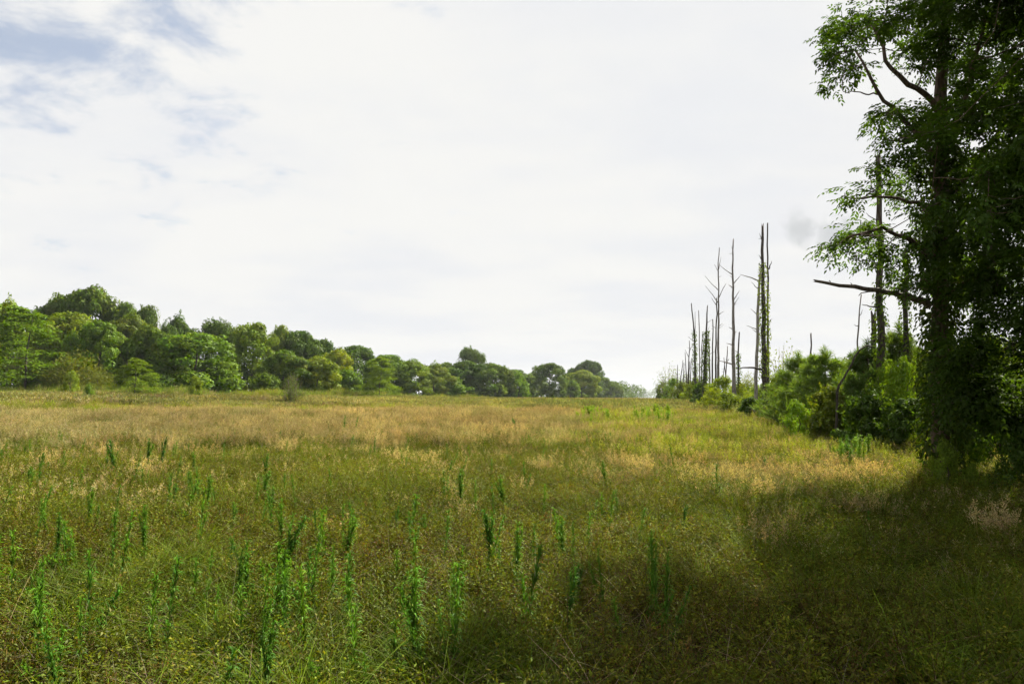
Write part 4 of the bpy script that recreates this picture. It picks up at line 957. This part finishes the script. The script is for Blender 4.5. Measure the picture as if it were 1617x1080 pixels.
def volume_tree(name, label, x, y, h, rx, zlo, n, L, W, rl, seed, n_scale=1.0, cut=None, group='leafy trees of the right hedge'):
    global RNG
    keepr = RNG; RNG = np.random.default_rng(seed)
    foot = np.array([x, y, float(H(x, y)) - 0.1]); trunk = [foot, foot + [0.1, 0, h * .3], foot + [-0.1, 0.1, h * .6], foot + [0.1, 0, h * .92]]
    cl = []; limbs = []
    for k in range(9):
        q = 0.15 + 0.65 * k / 9; a = RNG.random() * 2 * PI; b = foot + [0, 0, h * q]; ln = rx * 0.8
        limbs.append(([b, b + [math.cos(a) * ln * .5, math.sin(a) * ln * .5, ln * .35], b + [math.cos(a) * ln, math.sin(a) * ln, ln * .8]], 0.08 * (1.1 - q)))
    while len(cl) < n:
        t = RNG.random(); a = RNG.random() * 2 * PI; R = rx * (0.35 + 0.65 * math.sin(PI * min(1, 0.12 + 0.86 * t)) ** 0.6) * (0.25 + 0.75 * RNG.random() ** 0.5) * (1 + 0.2 * math.sin(3 * a + 6 * t))
        c = foot + [R * math.cos(a), R * math.sin(a), zlo + (h - zlo) * t]
        cl.append((c, 0.45 + 0.5 * RNG.random()))
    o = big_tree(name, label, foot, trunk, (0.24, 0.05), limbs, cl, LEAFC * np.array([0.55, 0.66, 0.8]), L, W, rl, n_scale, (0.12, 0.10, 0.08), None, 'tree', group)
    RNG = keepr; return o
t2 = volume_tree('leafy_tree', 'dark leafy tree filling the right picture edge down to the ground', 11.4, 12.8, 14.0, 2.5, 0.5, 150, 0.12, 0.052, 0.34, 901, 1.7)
def copy_tree(o, loc, rz, sc, label):
    c = o.copy(); COL.objects.link(c); c.location = loc; c.rotation_euler = (0, 0, rz); c.scale = sc; c['label'] = label
    for ch in o.children:
        d = ch.copy(); COL.objects.link(d); d.parent = c
    return c
for (x, y, rz, s, lab) in [(14.5, 9.0, 1.1, 1.0, 'leafy hedge tree just outside the right picture edge')]:
    copy_tree(t2, (x, y, float(H(x, y)) - 0.1), rz, (s, s, s), lab)

# ================================================================ TALL WEEDS (individuals)
def weed_mesh(seed, h=1.0, n=70, L=0.17, W=0.026, col=(0.058, 0.165, 0.016), stems=1):
    """upright weed: one stem closely set with narrow leaves, plume at the tip"""
    global RNG
    kr = RNG; RNG = np.random.default_rng(seed)
    gl = Geo(); gs = Geo(); t = np.linspace(0, 1, 6); htot = h
    for k in range(stems):
        h = htot * (1.0 if k == 0 else 0.5 + 0.45 * RNG.random()); o = np.array([0, 0, 0.0]) if k == 0 else np.r_[RNG.normal(size=2) * 0.05, 0]
        b = RNG.normal(size=2) * (0.07 if k == 0 else 0.16); m = n if k == 0 else int(n * 0.6)
        S = o + np.stack([b[0] * t * t, b[1] * t * t, t * h], 1); gs.tube(S, np.linspace(0.006, 0.002, 6), 5, (0.09, 0.12, 0.04))
        q = np.sort(0.10 + 0.90 * RNG.random(m)); a = np.arange(m) * 2.4 + RNG.normal(size=m) * 0.5
        P = o + np.stack([b[0] * q * q, b[1] * q * q, q * h], 1)
        up = 1.1 + 1.6 * q ** 2
        d = np.stack([np.cos(a), np.sin(a), up + 0.35 * RNG.normal(size=m)], 1)
        ln = L * (0.55 + 0.6 * np.sin(PI * np.clip(q, 0, 1) * 0.85)) * (0.6 + 0.8 * RNG.random(m))
        nr = np.stack([-np.cos(a) * .7, -np.sin(a) * .7, np.ones(m)], 1) + unit(m) * 0.3
        cc = jit(col, m, 0.35, 0.15) * (0.75 + 0.5 * q[:, None])
        dry = (q < 0.28) & (RNG.random(m) < 0.7); cc[dry] = jit((0.18, 0.14, 0.06), dry.sum())
        d /= np.linalg.norm(d, axis=1, keepdims=True)
        # each leaf in two pieces so that it arches over
        w_ = W * (0.7 + 0.6 * RNG.random(m))
        gl.leaves(P, d, nr, ln * 0.62, w_, cc, 0.1, 0.10)
        d2 = d * np.array([1, 1, 0.35]) - np.array([0, 0, 0.25]); gl.leaves(P + d * (ln * 0.45)[:, None], d2, nr, ln * 0.6, w_ * 0.85, cc * 1.05, 0.1, 0.25)
    RNG = kr
    return gl.mesh('leaves', MAT_WEED), gs.mesh('stem', MAT_WEED)
WEEDS = [weed_mesh(700 + i, 1.0, 80 + 9 * i, stems=[1, 2, 1, 1, 1, 3][i]) for i in range(6)]
WG = 'tall green weed stalks in the field'
def weed(px, yt, yb, label, tint=(1, 1, 1), thick=1.0):
    """yt, yb: rows of the tip and of the lowest visible part"""
    D = 10.0
    for _ in range(40):
        x, y = base_at(px, D); zc_ = float(H(x, y)) + 0.30; hy = 627 - (808 - px) * 0.0058
        D = 0.6 * D + 0.4 * np.clip((CAMZ - zc_) * FPX / max(6.0, (yb - hy)), 3.6, 75)
    x, y = base_at(px, D); z = float(H(x, y)); h = np.clip(at(px, yt, D)[2] - z, 0.45, 1.5)
    e = empty('weed_stalk', (x, y, z - 0.02), RNG.random() * 2 * PI); lm, sm = WEEDS[RNG.integers(0, 6)]
    w = (h * 0.58 + 0.12) * thick * (0.5 + 0.5 * RNG.random()); e.scale = (w, w, h); e.rotation_euler = (RNG.normal() * .13, RNG.normal() * .13, RNG.random() * 6.28)
    link('stem', sm, e); l = link('leaves', lm, e); q_ = RNG.random(); l.color = (tint[0] * (0.75 + 0.7 * q_), tint[1] * (0.75 + 0.4 * q_), tint[2] * 0.8, 1)
    tag(e, label, 'weed', WG)
def weed_label(px, yb):
    c = ['at the far left', 'in the left part', 'left of centre', 'in the middle', 'right of centre', 'in the right part'][int(np.clip(px / 185, 0, 5))]
    r = ['slender distant weed tip above the tawny grass', 'slender weed stalk standing halfway out in the field', 'dark green weed stalk among the near low weeds', 'large leafy weed stalk close to the bottom edge'][int(np.searchsorted([735, 815, 930], yb))]
    return r + ' ' + c
LBL = {
 (128, 835): 'lone upright weed stalk at the left of the near field', (151, 933): 'tall green weed stalk in the left bottom corner',
 (138, 980): 'low feathery weed in front of the bottom-left stalk', (424, 986): 'bushy bright green weed nearest the bottom, left of centre',
 (404, 868): 'thick dark green weed at the back of the left-of-centre clump', (347, 1023): 'weed stalk cut off by the bottom edge, left of centre',
 (495, 864): 'leafy weed stalk right of the left-of-centre clump', (755, 815): 'tallest slender weed stalk in the middle of the near field',
 (567, 950): 'pale green weed stalk rising at bottom centre', (1129, 734): 'dark weed stalk standing alone in the golden grass',
 (1200, 721): 'short dark weed in the golden grass before the hedge', (1070, 795): 'dark weed stalk at the edge of the shade',
 (1392, 783): 'dark broad weed in the golden patch at right', (573, 790): 'darkest weed of the pair right of the left clump',
 (334, 748): 'thick dark weed alone in the left middle field', (454, 750): 'small dark weed left of centre in the tawny grass',
 (524, 1039): 'bright green weed tuft on the bottom edge', (700, 803): 'broad green weed clump left of the tallest slender stalk'}
W_ = [(128, 835, 885), (190, 767, 815), (196, 693, 750), (218, 711, 750), (237, 693, 742), (253, 689, 746), (334, 748, 795), (279, 762, 799), (240, 799, 868), (190, 815, 880), (124, 758, 787), (49, 742, 766), (126, 693, 725),
 (301, 701, 721), (358, 701, 730), (454, 750, 783), (424, 754, 779), (375, 791, 819), (369, 848, 880), (404, 868, 921), (420, 893, 950), (424, 986, 1064), (399, 921, 990), (350, 921, 958), (318, 880, 941), (151, 933, 1015),
 (138, 980, 1070), (118, 990, 1050), (347, 1023, 1080), (495, 864, 937), (160, 800, 830), (173, 803, 830), (3, 766, 803), (340, 868, 900), (450, 885, 925), (573, 790, 843), (561, 803, 831), (543, 815, 868), (510, 807, 840),
 (535, 876, 917), (626, 799, 823), (653, 823, 848), (700, 803, 868), (679, 811, 831), (726, 860, 888), (755, 815, 909), (793, 854, 892), (891, 815, 860), (932, 791, 815), (899, 888, 925), (567, 950, 1031), (663, 893, 917),
 (840, 823, 860), (816, 660, 681), (524, 1039, 1080), (592, 1031, 1060), (983, 945, 974), (960, 884, 925), (630, 872, 909), (541, 656, 697), (1129, 734, 779), (1200, 721, 742), (1070, 795, 827), (1392, 783, 811), (1364, 807, 827), (1066, 701, 738), (560, 655, 690)]
for px, yt, yb in W_:
    weed(px, yt, yb, LBL.get((px, yt)) or weed_label(px, yb), (1, 1, 1) if px < 1000 else (0.8, 0.85, 0.9), 1.0)
# more stalks between them, and the bright clumps in the middle distance
r2 = np.random.default_rng(31)
for k in range(150):
    px = r2.random() * 1060; yb = 700 + 330 * r2.random() ** 1.6
    weed(px, yb - (yb - 627) * (0.15 + 0.17 * r2.random()), yb, weed_label(px, yb), (1.1, 1.05, 1.0))
for k in range(46):
    px = 1000 + 66 * r2.random() if k < 26 else 915 + 50 * r2.random(); yb = 658 + 12 * r2.random()
    weed(px, yb - 14 - 8 * r2.random(), yb, 'bright green weed in the dense clumps of the middle distance', (3.0, 2.0, 1.0), 2.0)
for k in range(26):
    px = 1310 + 55 * r2.random(); yb = 716 + 22 * r2.random()
    weed(px, yb - 26 - 14 * r2.random(), yb, 'tall green weed of the tuft before the dark undergrowth', (1.7, 1.35, 1.0), 1.2)
# ================================================================ hazy air
def haze():
    z0, z1, w = -1.3, 27.0, 2600.0
    v = [(x, y, z) for z in (z0, z1) for x, y in ((-w, -w), (w, -w), (w, w), (-w, w))]
    f = [(0, 3, 2, 1), (4, 5, 6, 7), (0, 1, 5, 4), (1, 2, 6, 5), (2, 3, 7, 6), (3, 0, 4, 7)]
    me = bpy.data.meshes.new('haze'); me.from_pydata(v, [], f)
    m = bpy.data.materials.new('hazy air'); m.use_nodes = True; t = m.node_tree; t.nodes.clear()
    out = N(t, 'ShaderNodeOutputMaterial'); pv = N(t, 'ShaderNodeVolumePrincipled')
    pv.inputs['Density'].default_value = 0.00010; pv.inputs['Color'].default_value = (0.86, 0.92, 1.0, 1); pv.inputs['Anisotropy'].default_value = 0.2
    t.links.new(pv.outputs[0], out.inputs['Volume']); me.materials.append(m)
    o = link('haze', me); tag(o, 'pale summer haze in the air over the field', None, kind='stuff')
haze(); cy.volume_bounces = 0
print('objects', len(COL.objects))
